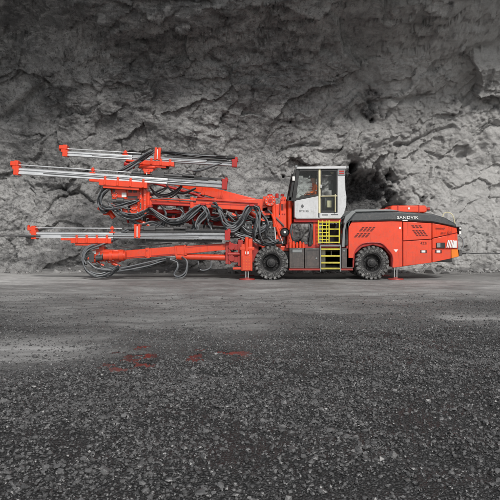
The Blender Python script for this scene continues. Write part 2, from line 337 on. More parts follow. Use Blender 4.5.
def ground_mat():
    m, nt, b = new_mat('packed_dirt'); L = nt.links; v = pos(nt)
    big = noise(nt, v, 0.5, 4, 0.6, 0.8); mid = noise(nt, v, 3.2, 7, 0.66, 0.6); fine = noise(nt, v, 26, 7, 0.75); grit = noise(nt, v, 75, 3, 0.6)
    mp = node(nt, 'ShaderNodeMapping'); mp.inputs['Scale'].default_value = (0.35, 2.4, 1); mp.inputs['Rotation'].default_value = (0, 0, R(4)); L.new(v, mp.inputs[0])
    tracks = noise(nt, mp.outputs[0], 1.3, 6, 0.65, 0.7)
    at = node(nt, 'ShaderNodeAttribute', attribute_name='loose')
    dirt = mix(nt, ramp(nt, big, [(0.35, 0.0), (0.65, 1.0)]), (0.185, 0.1835, 0.181), (0.30, 0.298, 0.293))
    dirt = mix(nt, ramp(nt, tracks, [(0.4, 0.7), (0.52, 0.0), (0.6, 0.0), (0.72, 0.35)]), dirt, (0.11, 0.109, 0.107))
    dirt = mix(nt, ramp(nt, mid, [(0.55, 0.0), (0.75, 0.5)]), dirt, (0.40, 0.397, 0.39))
    dirt = mix(nt, ramp(nt, fine, [(0.34, 0.55), (0.48, 0.0)]), dirt, (0.06, 0.06, 0.06))
    dirt = mix(nt, ramp(nt, grit, [(0.33, 0.7), (0.44, 0.0), (0.60, 0.0), (0.70, 0.4)]), dirt, ramp(nt, grit, [(0.45, 0.05), (0.55, 0.5)]))
    vo = node(nt, 'ShaderNodeTexVoronoi', Scale=62.0); L.new(v, vo.inputs['Vector'])
    chips = mix(nt, ramp(nt, vo.outputs['Distance'], [(0.1, 0.0), (0.62, 1.0)]), (0.080, 0.080, 0.081), (0.018, 0.018, 0.018))
    chips = mix(nt, ramp(nt, fine, [(0.55, 0.0), (0.72, 0.6)]), chips, (0.13, 0.13, 0.132))
    pd = node(nt, 'ShaderNodeAttribute', attribute_name='dust_light'); dirt = mix(nt, pd.outputs['Fac'], dirt, mix(nt, ramp(nt, mid, [(0.4, 0.0), (0.6, 1.0)]), (0.46, 0.457, 0.45), (0.58, 0.576, 0.57)))  # pale colour carries painted light as well as dust
    c = mix(nt, at.outputs['Fac'], dirt, chips); L.new(c, b.inputs['Base Color'])
    rgh = mix(nt, at.outputs['Fac'], ramp(nt, big, [(0.35, 0.55), (0.6, 0.85)]), (0.42, 0.42, 0.42)); L.new(rgh, b.inputs['Roughness'])
    hh = node(nt, 'ShaderNodeMath', operation='MULTIPLY_ADD'); L.new(vo.outputs['Distance'], hh.inputs[0])
    ml = node(nt, 'ShaderNodeMath', operation='MULTIPLY'); L.new(at.outputs['Fac'], ml.inputs[0]); ml.inputs[1].default_value = -1.0
    L.new(ml.outputs[0], hh.inputs[1]); L.new(fine, hh.inputs[2])
    b1 = node(nt, 'ShaderNodeBump', Strength=0.6, Distance=0.03); L.new(mid, b1.inputs['Height'])
    b2 = node(nt, 'ShaderNodeBump', Strength=0.8, Distance=0.018); L.new(hh.outputs[0], b2.inputs['Height']); L.new(b1.outputs[0], b2.inputs['Normal'])
    L.new(b2.outputs[0], b.inputs['Normal'])
    return m
def ground():
    x = np.r_[np.linspace(-60, -14, 24), np.arange(-13.5, -2.1, .09), np.arange(-2.1, .4, .035), np.arange(.4, 13.5, .09), np.linspace(14, 60, 24)]
    y = np.r_[np.linspace(-80, -20, 20), np.arange(-19.5, -14.2, .07), np.arange(-14.2, -12.2, .035), np.arange(-12.2, -6, .07), np.arange(-6, 7.5, .065)]
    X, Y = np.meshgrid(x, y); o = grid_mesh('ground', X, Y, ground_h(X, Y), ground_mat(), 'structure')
    a = o.data.attributes.new('loose', 'FLOAT', 'POINT'); a.data.foreach_set('value', gravel_amount(X, Y).ravel().astype(np.float32))
    du = 1.35*np.exp(-(((X+8.8)/4.0)**2 + ((Y-1.0)/2.6)**2)) + .22*np.exp(-(((X-1)/9)**2 + ((Y+4.2)/1.1)**2)) + .5*np.exp(-(((X-9)/3)**2 + ((Y+2)/3)**2)) + .75*np.exp(-(((X+3.0)/1.3)**2 + ((Y+12.4)/1.2)**2)) + .6*np.exp(-(((X-4.3)/1.3)**2 + ((Y+9.6)/1.2)**2))  # left light pool and foreground sheen put into the colour, with pale dust
    a = o.data.attributes.new('dust_light', 'FLOAT', 'POINT'); a.data.foreach_set('value', np.clip(du*(.75+.9*fbm(X*.9, Y*2.2, 350, 5)), 0, .9).ravel().astype(np.float32))
ground()

def water_mat():
    m, nt, b = new_mat('puddle_water'); L = nt.links
    b.inputs['Base Color'].default_value = (0.02, 0.02, 0.02, 1); b.inputs['Roughness'].default_value = 0.10; b.inputs['IOR'].default_value = 1.6
    n = noise(nt, pos(nt), 14, 3, 0.6); bp = node(nt, 'ShaderNodeBump', Strength=0.3, Distance=0.005); L.new(n, bp.inputs['Height']); L.new(bp.outputs[0], b.inputs['Normal'])
    return m
wm = water_mat()
for (cx, cy, rx, ry) in PUDDLES:
    n = 64; ring = [(cx + 1.55*rx*math.cos(2*math.pi*k/n), cy + 1.55*ry*math.sin(2*math.pi*k/n)) for k in range(n)]; z = WATER_Z
    mb = MB().add([(a, b_, z) for a, b_ in ring] + [(a, b_, z - .06) for a, b_ in ring], [tuple(range(n)), tuple(range(2*n-1, n-1, -1))] + [(i, n+i, n+(i+1) % n, (i+1) % n) for i in range(n)])
    o = mb.build('puddle', wm); o['kind'] = 'structure'; o['label'] = 'shallow puddle among dark gravel mirroring the red booms'

def stone_mat(name, lo, hi):
    m, nt, b = new_mat(name); L = nt.links
    g = nt.nodes.new('ShaderNodeNewGeometry')
    c = mix(nt, g.outputs['Random Per Island'], lo, hi); n = noise(nt, g.outputs['Position'], 60, 4, 0.7)
    c = mix(nt, ramp(nt, n, [(0.4, 0.0), (0.7, 0.4)]), c, tuple(x*1.7 for x in hi)); L.new(c, b.inputs['Base Color'])
    b.inputs['Roughness'].default_value = 0.36
    bp = node(nt, 'ShaderNodeBump', Strength=0.4, Distance=0.004); L.new(n, bp.inputs['Height']); L.new(bp.outputs[0], b.inputs['Normal'])
    return m
def stones(name, pts, radius, mat, label):
    bm = bmesh.new(); bmesh.ops.create_icosphere(bm, subdivisions=1, radius=1); bm.verts.ensure_lookup_table()
    base = np.array([v.co[:] for v in bm.verts]); faces = np.array([[v.index for v in f.verts] for f in bm.faces]); bm.free()
    n, nv = len(pts), len(base); nf = len(faces)
    T = np.stack([base * (0.55 + 0.75*RNG.random((nv, 1))) for _ in range(24)])
    q = RNG.normal(size=(n, 4)); q /= np.linalg.norm(q, axis=1)[:, None]; w, x, y, z = q.T
    Rm = np.stack([1-2*(y*y+z*z), 2*(x*y-z*w), 2*(x*z+y*w), 2*(x*y+z*w), 1-2*(x*x+z*z), 2*(y*z-x*w), 2*(x*z-y*w), 2*(y*z+x*w), 1-2*(x*x+y*y)], -1).reshape(n, 3, 3)
    V = T[RNG.integers(0, 24, n)] * (RNG.uniform(.6, 1.25, (n, 1, 3))); V = np.einsum('nij,nvj->nvi', Rm, V)
    V[:, :, 2] *= 0.75; V = V * radius[:, None, None] + pts[:, None, :]
    F = (faces[None] + (np.arange(n)*nv)[:, None, None]).reshape(-1).astype(np.int32)
    me = bpy.data.meshes.new(name); me.vertices.add(n*nv); me.vertices.foreach_set('co', V.reshape(-1).astype(np.float32))
    me.loops.add(len(F)); me.loops.foreach_set('vertex_index', F); me.polygons.add(n*nf); me.polygons.foreach_set('loop_start', (np.arange(n*nf)*3).astype(np.int32))
    me.update(calc_edges=True); me.validate(); me.shade_flat(); me.materials.append(mat)
    o = bpy.data.objects.new(name, me); COL.objects.link(o); o['kind'] = 'stuff'; o['label'] = label
    return o
def gravel():
    n = 560000; d = np.sqrt(RNG.uniform(2.3**2, 15**2, n)); x = RNG.uniform(-1, 1, n) * (0.47*d + 2.4); y = d - D
    g = gravel_amount(x, y); clump = np.clip(0.75 + 0.9*fbm(x*1.5, y*1.5, 400, 3), 0.15, 1)
    wet = np.zeros(n)
    for (cx, cy, rx, ry) in PUDDLES: wet = np.maximum(wet, np.exp(-(((x-cx)/rx)**2 + ((y-cy)/ry)**2)**2))
    dens = np.clip(1.25 - d*0.045, 0.35, 1) * (g**1.4*clump + 0.035) * (1 - .45*wet)
    k = RNG.random(n) < dens; x, y, d = x[k], y[k], d[k]
    r = np.exp(RNG.normal(-4.78, .44, len(x))); r = np.clip(r, .004, .032)
    z = ground_h(x, y) + r*0.25
    stones('gravel', np.stack([x, y, z], -1), r, stone_mat('gravel_chip', (0.022, 0.022, 0.0225), (0.125, 0.125, 0.126)), 'dark crushed rock chips covering the foreground')
    n = 3200; x = RNG.uniform(-13, 13, n); x = x[RNG.random(n) < np.clip(.5 + 1.6*fbm(x*.6, x*0, 420, 4), .05, 1)]; n = len(x); y = 4.45 - np.abs(RNG.normal(0, .4, n)); r = np.clip(np.exp(RNG.normal(-3.7, .85, n)), .008, .30)
    k = ~((y < 2.9) & (np.abs(x) < 8)); x, y, r = x[k], y[k], r[k]; z = ground_h(x, y) + r*.2
    stones('rubble', np.stack([x, y, z], -1), r, stone_mat('rubble_stone', (0.10, 0.10, 0.101), (0.26, 0.258, 0.254)), 'loose grey rubble along the foot of the rock wall')
gravel()

# ================================================================== THE DRILLING RIG
rig = empty('drilling_rig', (0.0, 1.25, 0.0))
rig['label'] = 'red three boom tunnel drilling rig parked on jacks before the rock wall'; rig['category'] = 'drilling rig'
W = 2.5                                                 # rig width
XR = P(434, 0).x
def taper(v):                                           # the tail draws in towards its corners
    if v.x > XR:
        k = min(1.3, (v.x - XR) / (26*S)); c = W/2; return (v.x, c + (v.y - c) * (1 - 0.12*k*k), v.z)
    return v

# ---- rear body
body = MB().prism([(346,223),(356,215),(432,216),(458,226),(459.5,256),(432,262.5),(400,267),(391,267),(391,256),(384,248),(373,245),(362,247.5),(355,254),(354,268),(346,268)], 0.05, W-.05).warp(taper).build('engine_cover', M['deepred'], rig, 0.03)
def panel(poly, mat='red', name='body_panel', y0=-0.005, y1=0.06, bev=0.012, label=None):
    o = MB().prism(poly, y0, y1).warp(taper).build(name, M[mat], body, bev)
    if label: o['label'] = label
    return o
panel([(348.5,224.5),(352,222.6),(392,221.4),(402.4,221.6),(402.4,266.5),(394,267.6),(392.5,267.6),(392.5,256),(388,249.5),(380.5,243),(365,243),(358,247),(354.5,253),(353.5,258),(348.5,258)])
panel([(403.2,221.7),(431.6,223.2),(431.6,238.8),(403.2,240.6)])
panel([(403.2,241.4),(431.6,239.6),(431.6,262.6),(403.2,266.2)])
panel([(432.4,223.3),(445,225.2),(458,228.4),(458.8,232.4),(432.4,238.0)])
panel([(432.4,238.8),(458.9,233.2),(459.4,248.6),(432.4,248.6)])
panel([(432.4,249.4),(451.6,249.4),(451.6,258.6),(432.4,262.4)])
panel([(452.2,249.4),(459.4,249.4),(460.6,256.6),(452.2,258.4)], 'orange', 'tail_corner', label='orange tail corner')
for ya in (0.03,):                                      # far side skin, seen from a step aside
    MB().prism([(348.5,224.5),(392,221.4),(431,223.2),(458,228.4),(459.4,256.6),(431,262.6),(394,267.6),(392.5,256),(380.5,243),(365,243),(354.5,253),(348.5,258)], W-.06, W+.005, 0).warp(taper).build('body_panel', M['red'], body, 0.01)
# lip of the wheel arch
MB().tube([P(u, v, 0.0) for u, v in spline([(353.6,259,0),(354.6,253,0),(358,247,0),(365,243,0),(380.5,243,0),(388,249.5,0),(392.5,256,0),(392.5,267,0)], 3) ] if False else [P(p.x, p.y, 0.0) for p in spline([(353.6,259,0),(354.6,253,0),(358,247,0),(365,243,0),(380.5,243,0),(388,249.5,0),(392.5,256,0),(392.5,267,0)], 4)], 0.02, 8).build('arch_lip', M['deepred'], body)
top = MB().prism([(346,229),(347,222.4),(355,212.6),(400,211.2),(432,213.6),(446,217.6),(457.5,223.6),(459,228.0),(445,224.6),(431.8,222.6),(402,221.0),(392,220.8),(352,222.0),(348.4,224.2),(348.4,246),(345,246)], -0.02, W+.02).warp(taper).build('top_cover', M['dark'], body, 0.06)
o = MB(); o.prism([(352,212.2),(356,209.4),(390,209.2),(400,210.9),(356,212.0)], .45, 2.05); o.build('air_duct', M['midgrey'], body, .02)
MB().prism([(343.5,222),(345.5,216),(352.5,210.4),(356,212.2),(347.5,221.8),(345,228)], 0.1, 1.6).each('front_cowl', M['midgrey'], body, .02)
MB().prism([(341.8,247),(343.2,229),(345.2,222),(346.6,222.6),(345.2,230),(344.6,247)], 0.02, .2).each('front_cowl', M['midgrey'], body, .01)
# louvres
def louvre(u, v, cols, rows, dx, dy, sl):
    mb = MB()
    for r in range(rows):
        for c in range(cols):
            uu, vv = u + c*dx - r*sl, v + r*dy
            mb.prism([(uu, vv+dy*.72), (uu+dx*.66, vv+dy*.72), (uu+dx*.66+.9*sl*.7, vv), (uu+.9*sl*.7, vv)], -0.013, 0.0)
    mb.warp(taper).build('louvre', M['slot'], body)
louvre(361.5,227.0,4,3,3.6,1.6,1.3); louvre(356.5,233.0,4,3,3.6,1.6,1.3)
louvre(412,225.2,3,2,3.6,1.6,-1.1); louvre(413,230.0,4,4,3.1,1.6,-1.2)
# decals, latches, window
lettering('SANDVIK', .135, P(407.6,217.6,-.024), M['white'], body, squash=1.25)
lettering('422i', .13, P(423.8,243.2,-.009), M['slot'], body)
c = lettering('SANDVIK', .075, P(440.5,228.6,-.008), M['slot'], body); lettering('DT1132i', .10, P(446.5,233.0,-.002), M['slot'], body, rot=R(-4))
for uu in (423.6, 438.6):
    MB().ubox(uu-3.4,250.0,uu+3.4,253.0,-.014,.02).warp(taper).build('latch', M['slot'], body, .006)
    MB().ubox(uu-2.0,250.4,uu+1.8,252.6,-.022,-.008).warp(taper).build('latch_plate', M['white'], body, .004)
MB().ubox(436.4,242.6,445.4,248.0,-.016,.02).warp(taper).build('control_box', M['black'], body, .006)
MB().ubox(437.0,243.2,440.6,247.4,-.026,.0).warp(taper).build('control_cover', M['midgrey'], body, .006)
mb = MB()
for k in range(5): mb.prism([(446.6+k*1.75,247.6),(447.6+k*1.75,247.6),(449.4+k*1.75,240.2),(448.4+k*1.75,240.2)] if k < 4 else [(453.2,247.8),(458,247.8),(458,240.6),(455,240.6)], .0, .1)
mb.warp(taper).warp(lambda v: (v.x, v.y-.016, v.z)).build('warning_decal', M['white'], body)
MB().prism([(393.6,249.4),(398.2,249.4),(396,252.4)], -.012, 0).build('warning_decal', M['white'], body)
MB().ubox(402.6,220.0,407.6,221.0,-.028,-.01).build('decal', M['white'], body)
MB().ubox(399,227,401,229,-.012,-.003).build('decal', M['white'], body)
# roof tank
tank = MB(); tank.prism([(390.5,212),(390.5,206.8),(392,205.4),(425,205.4),(427,207),(427,212),(424,212.6),(393,212.6)], .55, 1.5)
tank = tank.build('roof_tank', M['red'], rig, .045)
mb = MB()
for u in (393.5, 401, 409, 417, 424): mb.ubox(u-.7,212.4,u+.7,214.2,.6,1.4)
mb.each('tank_foot', M['deepred'], tank, .005)
mb = MB()
for u in (398, 419): mb.ubox(u-.5,205.0,u+.5,212.9,.535,1.515)
mb.each('tank_band', M['deepred'], tank, .004)
MB().ubox(408,207.4,410,209.4,.53,.56).build('decal', M['white'], tank)
MB().tube([P(390.6,209.6,1.0),P(380,210.4,1.0),P(373,211.0,1.0)], .05).build('pipe', M['red'], tank)
mb = MB(); mb.cyl(P(385,209.9,1.0),P(388,209.7,1.0),.075); mb.cyl(P(427,209,1.0),P(429.4,209,1.0),.06); mb.each('flange', M['deepred'], tank)
# tail rail and lamps
mb = MB()
for y in (.55, 1.25, 1.95):
    mb.tube(spline([P(442,220,y),P(444,213.5,y),P(449,212.6,y),P(453,216,y),P(455,224,y)],5), .016, 8)
mb.tube([P(449,212.6,.55),P(449,212.6*1.0,1.25),P(449,212.6,1.95)], .014, 8)
mb.build('tail_rail', M['cream'], rig)
tl = MB(); tl.ubox(458.6,226.5,461.6,234.4,.38,.62); tl = tl.build('tail_lamp', M['black'], rig, .02)
MB().ubox(459.2,231.2,461.2,234.0,.365,.39).build('lens', M['lamp'], tl, .005)
MB().lathe(P(460.2,228.4,.37),[(0,-.02),(.035,-.015),(.04,.02)],16).build('lens', M['lamp'], tl)
tb = MB(); tb.tube(spline([P(459,236,.5),P(462.6,239,.5),P(463.2,246,.5),P(460.6,250,.5)],5), .025, 8); tb.tube(spline([P(459,236,1.9),P(462.6,239,1.9),P(463.2,246,1.9),P(460.6,250,1.9)],5), .025, 8); tb.each('tail_guard', M['midgrey'], rig)
mb = MB(); mb.cyl(P(459,252.6,1.2),P(466,253,1.2),.045); mb.ubox(459,250,462,256,.5,2.0); mb.build('tow_hitch', M['rust'], rig, .01)
MB().tube(spline([P(464,252.8,1.4),P(474,253.4,2.2),P(486,253.2,3.6),P(500,253.4,4.0),P(520,255,4.05),P(560,262,4.1)],6), .02, 8).build('power_cable', M['hose'], rig)

# ---- chassis
ch = MB(); ch.ubox(258,251,346,266,.62,1.88); ch.ubox(346,252,452,262,.55,1.95)
ch = ch.build('chassis', M['rust'], rig, .02)
MB().cyl(P(271.3,263,.3), P(271.3,263,.3)+Vector((0,1.9,0)), .16).build('axle', M['rust'], ch)
MB().cyl(P(372.5,263,.3), P(372.5,263,.3)+Vector((0,1.9,0)), .16).build('axle', M['rust'], ch)
def skirt(u0, u1, v0=248.0, v1=268.4): 
    return MB().ubox(u0,v0,u1,v1,.05,.62).build('side_box', M['dark'], ch, .018)
skirt(289.4,304.3); skirt(304.9,319.6); skirt(341.6,353.2)
MB().ubox(289,268.6,320,270.4,.03,.6).build('sill', M['deepred'], ch, .008)
MB().ubox(341,268.6,353,270.4,.03,.6).build('sill', M['deepred'], ch, .008)
MB().ubox(292.5,249.6,302.2,252.4,.036,.06).build('plate', M['midgrey'], ch, .003)
for (u, v) in ((316.4,258.4),(344,250.8),(350.6,250.8)):
    mb = MB(); mb.lathe(P(u,v,.04),[(0,-.012),(.03,-.01),(.036,.02)],14); mb.build('latch', M['midgrey'], ch)
mb = MB()
for u0,u1 in ((291,303),(306.5,318.4)): mb.ubox(u0,250,u1,250.25,.046,.06); mb.ubox(u0,266.6,u1,266.85,.046,.06); mb.ubox(u0,250,u0+.25,266.8,.046,.06); mb.ubox(u1-.25,250,u1,266.8,.046,.06)
mb.each('door_seam', M['black'], ch)
MB().ubox(320,247,341,271,.62,.7).build('step_bay', M['black'], ch)
# deck below the cab
deck = MB(); deck.ubox(294,218.6,341,222.2,.12,2.2); deck.ubox(286,244.5,346,248.2,.2,2.3)
deck = deck.build('deck', M['deepred'], rig, .015)
for (u0,u1,y) in ((313.2,318.2,.22),(341.6,343.8,.5),(313.2,318.2,1.9)):
    MB().ubox(u0,222,u1,245,y,y+.22).each('deck_post', M['red'], deck, .012)
mb = MB()
for i,u in enumerate((290.4,293.6,297,300.2,303.4)):
    mb.cyl(P(u,247.9,.12),P(u,243.6-(i%2)*1.2,.12),.05,12); mb.cyl(P(u,243.8,.12),P(u,242.2-(i%2),.12),.03,10)
mb.each('valve_bank', M['red'], rig)
mb = MB(); mb.ubox(309,224,311.6,246,.32,.55); mb.prism([(308.2,246),(311.8,246),(313,232),(310.4,226)],.15,.28); mb.build('battery_box', M['black'], rig, .02)
MB().ubox(323,224,338,246,1.0,1.5).build('oil_tank', M['black'], rig, .03)

# ---- wheels
def make_wheel():
    c = P(271.3, 263.0, 0.0); rad = 0.595; w = empty('wheel', Vector((c.x, .30, c.z)), rig); o = Vector((c.x, .30, c.z))
    hw = .235
    tp = MB(); tp.lathe(o, [(.325,-hw*.72),(.36,-hw*.98),(.45,-hw*1.06),(.535,-hw*1.0),(.565,-hw*.8),(.572,0),(.565,hw*.8),(.535,hw),(.45,hw*1.06),(.36,hw),(.325,hw*.72)], 56)
    t = tp.build('tyre', M['tyre'], w)
    lg = MB(); N = 22
    def block(a0, a1, r0, r1, y0, y1, sk):
        vs = []
        for (r, ys) in ((r0, 0), (r1, 0)):
            for (a, y) in ((a0, y0), (a1, y0), (a1 + sk, y1), (a0 + sk, y1)):
                vs.append(o + Vector((r*math.cos(a), y, r*math.sin(a))))
        lg.add(vs, [(0,3,2,1),(4,5,6,7),(0,1,5,4),(1,2,6,5),(2,3,7,6),(3,0,4,7)])
    for i in range(N):
        a = 2*math.pi*i/N; q = 2*math.pi/N
        block(a, a+q*.55, .555, .597, -hw*1.01, -.03, q*.5); block(a+q*.5, a+q*1.05, .555, .597, hw*1.01, .03, q*.5)
        j = random.uniform(-.05,.05)*q
        for sgn in (-1, 1):                            # shoulder lugs down the sidewall
            vs = []
            for (r, y) in ((.592, hw*.93), (.575, hw*1.13), (.475 if i % 2 else .50, hw*1.12), (.475 if i % 2 else .50, hw*.98)):
                for aa in (a + j, a + q*.56 + j): vs.append(o + Vector((r*math.cos(aa), sgn*y, r*math.sin(aa))))
            lg.add(vs, [(0,1,3,2),(2,3,5,4),(4,5,7,6),(6,7,1,0),(0,2,4,6),(1,7,5,3)])
    for i in range(44):                                # moulded ribs and caked dust nearer the bead
        a = 2*math.pi*i/44; q = 2*math.pi/44
        vs = []
        for (r, y) in ((.46, hw*1.055), (.46, hw*1.085), (.395, hw*1.05), (.395, hw*1.0)):
            for aa in (a, a + q*.42): vs.append(o + Vector((r*math.cos(aa), -y, r*math.sin(aa))))
        lg.add(vs, [(0,1,3,2),(2,3,5,4),(4,5,7,6),(6,7,1,0),(0,2,4,6),(1,7,5,3)])
    lg.build('tread', M['lug'], w, .006)
    rm = MB(); rm.lathe(o, [(.335,-hw*.80),(.345,-hw*.9),(.315,-hw*.86),(.29,-hw*.6),(.27,-.02),(.2,-.04),(.16,-.10),(.15,-.17),(.06,-.185),(0,-.185)], 40)
    rm.lathe(o, [(.335,hw*.8),(.315,hw*.86),(.28,hw*.3),(0,hw*.25)], 40)
    for k in range(10):
        a = 2*math.pi*k/10; cc = o + Vector((.235*math.cos(a), -.03, .235*math.sin(a))); rm.cyl(cc, cc + Vector((0,-.045,0)), .02, 6)
    rm.build('rim', M['rim'], w)
    hb = MB(); hb.lathe(o, [(.10,-.18),(.10,-.215),(.08,-.225),(0,-.225)], 24)
    for k in range(6):
        a = 2*math.pi*k/6+.3; cc = o + Vector((.07*math.cos(a), -.22, .07*math.sin(a))); hb.cyl(cc, cc + Vector((0,-.02,0)), .013, 6)
    hb.build('hub', M['rim'], w)
    return w
w0 = make_wheel()
for (u, far) in ((372.5, 0), (271.3, 1), (372.5, 1)):
    w = copy_tree(w0); w.location.x = P(u, 0).x - ORIG[rig].x; w.rotation_euler.y = R(17 + 31*far)
    if far: w.location.y = (W - .30) - 1.25; w.rotation_euler.z = math.pi

# ---- jacks
def jack(u, Y, top, front):
    k = 1.0
    j = empty('jack', Vector((P(u,0,0).x, Y+.15, 0)), rig); X = P(u,0,0).x
    ln = MB()
    for dx in (-.045, .045): ln.cyl((X+dx, Y+.15, .04), (X+dx, Y+.15, .62), .026, 12)
    ln.build('jack_rod', M['chrome'], j)
    ft = MB(); ft.lathe((0,0,0), [(0,0)], 3) if False else None
    n = 28; pr = [(.0,.075),(.07,.075),(.09,.05),(.27,.035),(.28,.0),(0,.0)]
    vs = [(X+r*math.cos(2*math.pi*i/n), Y+.15+r*math.sin(2*math.pi*i/n), z) for r, z in pr[1:-1] for i in range(n)]
    ft.add(vs, [(a*n+i, a*n+(i+1) % n, (a+1)*n+(i+1) % n, (a+1)*n+i) for a in range(3) for i in range(n)] + [tuple(range(n)), tuple(range(4*n-1, 3*n-1, -1))]) if ft else None
    ft.build('foot', M['deepred'], j, .004)
    if front:
        hs = MB(); hs.box((X-.20, Y-.02, .32), (X-.08, Y+.30, 1.25)); hs.box((X+.06, Y-.02, .32), (X+.19, Y+.30, 1.45)); hs.box((X-.09,Y+.02,.30),(X+.07,Y+.28,1.32)); hs.box((X-.24,Y-.03,1.05),(X+.26,Y+.34,1.16)); hs.box((X-.5,Y+.06,.36),(X-.18,Y+.22,.44))
        hs.build('jack_housing', M['red'], j, .012)
        pl = MB(); pl.box((X-.15,Y-.045,.34),(X+.13,Y-.022,.86)); pl.build('guard_plate', M['red'], j, .004)
        st = MB()
        for i in range(5):
            for q in range(3): st.box((X-.12+q*.09,Y-.053,.38+i*.095),(X-.095+q*.09,Y-.046,.40+i*.095))
        st.each('reflector', M['orange'], j)
        bl = MB(); bl.box((X-.06,Y-.06,.9),(X+.06,Y-.02,1.0)); bl.each('reflector', M['white'], j, .004)
        cy = MB(); cy.cyl((X-.01,Y+.0,.86),(X-.01,Y+.0,1.5),.065,16); cy.build('jack_cylinder', M['red'], j)
    return j
jack(247, .0, 0, True); jack(247, W-.35, 0, True); jack(397.5, .12, 0, False); jack(397.5, W-.45, 0, False)

# ---- cab
cab = MB(); YC0, YC1 = .03, 1.5
cab.prism([(294.6,200.6),(297,200.2),(318.4,196.0),(318.4,217.6),(320.4,218.6),(296.4,218.8),(294.6,217)], YC0, YC1)
cab.prism([(337.6,168.6),(344.8,168.6),(345.4,190),(346.4,196),(346.2,206),(344,213.4),(340.6,218.6),(319.4,218.6),(319.4,212.8),(337.6,212.8)], YC0, YC1)
cab = cab.build('cab', M['grey'], rig, .02)
MB().prism([(296.2,169.0),(297.6,166.6),(346.4,166.0),(346.6,168.8)], -.03, YC1+.05).build('roof', M['grey'], cab, .02)
mb = MB(); mb.ubox(338.0,169.6,345.2,175.4,.01,.04); mb.build('roof_plate', M['midgrey'], cab, .005)
mb = MB(); mb.ubox(339.2,170.6,344.2,172.0,.0,.02); mb.ubox(339.2,172.8,344.2,173.8,.0,.02); mb.build('decal', M['deepred'], cab)
# the interior is lined dark behind the rear pillar and floor
mb = MB()
for y in (YC0, YC1-.07):
    mb.prism([(318.6,169),(320.6,169),(320.6,213),(318.6,213)], y+.005, y+.07, YC0)
mb.build('pillar', M['cream'], cab, .008)
fr = MB()
for y in (YC0-.01, YC1-.06):
    fr.prism([(296.4,169),(299.8,169),(296.0,200.4),(292.0,200.4)], y, y+.07, YC0)
    fr.prism([(298.6,169),(318.6,169),(318.6,171.2),(298.4,171.2)], y, y+.06, YC0)
    fr.prism([(293.4,200.8),(293.6,198.6),(317,194.0),(318.6,195.9)], y+.002, y+.058, YC0)
    fr.prism([(317.4,170.8),(318.5,170.8),(318.5,195.6),(317.4,195.4)], y+.004, y+.056, YC0)
fr.each('window_frame', M['black'], cab, .006)
gd = MB()
for y in np.linspace(YC0+.12, YC1-.15, 7): gd.tube([P(296.0,170.5,0)+Vector((-.02,y,0)), P(290.4,199.0,0)+Vector((-.02,y,0))], .016, 8)
for f in (.1,.45,.8): gd.tube([P(296.0-5.6*f,170.5+28.5*f,0)+Vector((-.03,YC0+.05,0)), P(296.0-5.6*f,170.5+28.5*f,0)+Vector((-.03,YC1-.05,0))], .016, 8)
for y in (YC0-.02, YC1-.05): gd.prism([(294.2,169.4),(296.2,169.4),(291.2,200.2),(288.6,200.2)], y, y+.05, YC0); gd.prism([(287.6,196),(296,199.2),(296,201),(287.2,200.6)], y, y+.04, YC0)
gd.build('windscreen_guard', M['black'], cab, .005)
gl = MB(); gl.prism([(299.4,171.4),(317.6,171.2),(317.6,194.2),(296.6,198.2)], YC0+.02, YC0+.03); gl.build('window', M['glass'], cab)
gl = MB(); gl.prism([(299.4,171.4),(317.6,171.2),(317.6,194.2),(296.6,198.2)], YC1-.03, YC1-.02, YC0); gl.build('window', M['glass'], cab)
a, b_ = P(298.6,170.5,0), P(294.4,199,0)
gl = MB(); gl.add([(a.x,YC0+.05,a.z),(a.x,YC1-.08,a.z),(b_.x,YC1-.08,b_.z),(b_.x,YC0+.05,b_.z),(a.x+.012,YC0+.05,a.z),(a.x+.012,YC1-.08,a.z),(b_.x+.012,YC1-.08,b_.z),(b_.x+.012,YC0+.05,b_.z)],[(0,1,2,3),(7,6,5,4),(0,4,5,1),(1,5,6,2),(2,6,7,3),(3,7,4,0)]); gl.build('windscreen', M['glass'], cab)
dr = MB()
dr.ubox(320.9,169.6,322.0,212.4,YC0+.0,YC0+.05); dr.ubox(336.4,169.6,337.4,212.4,YC0+.0,YC0+.05); dr.ubox(322.0,169.6,336.4,171.2,YC0+.0,YC0+.05); dr.ubox(322.0,211.0,336.4,212.4,YC0+.0,YC0+.05)
door = dr.build('door', M['black'], cab, .006)
MB().ubox(321.8,171,336.6,211.2,YC0+.02,YC0+.03).build('window', M['glass'], door)
mb = MB(); mb.tube([P(321.4,196.2,-.03),P(337,196.0,-.03)], .017, 8); mb.tube([P(335.2,194,-.03),P(335.2,212,-.03)], .017, 8); mb.tube([P(321.4,196.2,-.03),P(321.4,196.2,.05)],.017,8); mb.tube([P(337,196,-.03),P(337,196,.05)],.017,8); mb.build('grab_rail', M['cream'], door)
MB().ubox(320.4,184.6,321.6,188.0,-.03,.05).build('handle', M['white'], door, .01)
MB().ubox(322,214.4,328,215.4,YC0-.008,YC0+.01).build('decal', M['decalgrey'], cab); MB().ubox(331,214.0,338,215.0,YC0-.008,YC0+.01).build('decal', M['decalgrey'], cab)
# far door side is solid below, glazed above; back wall, ceiling lining and floor
mb = MB(); mb.ubox(320,196,338,213,YC1-.05,YC1-.0); mb.build('side_wall', M['midgrey'], cab, .005)
mb = MB(); mb.ubox(337.0,170,338.4,212.6,YC0+.06,YC1-.06); mb.ubox(297,210,338,212.6,YC0+.06,YC1-.06); mb.ubox(300,169.0,338,170.6,YC0+.06,YC1-.06); mb.build('lining', M['fabric'], cab)
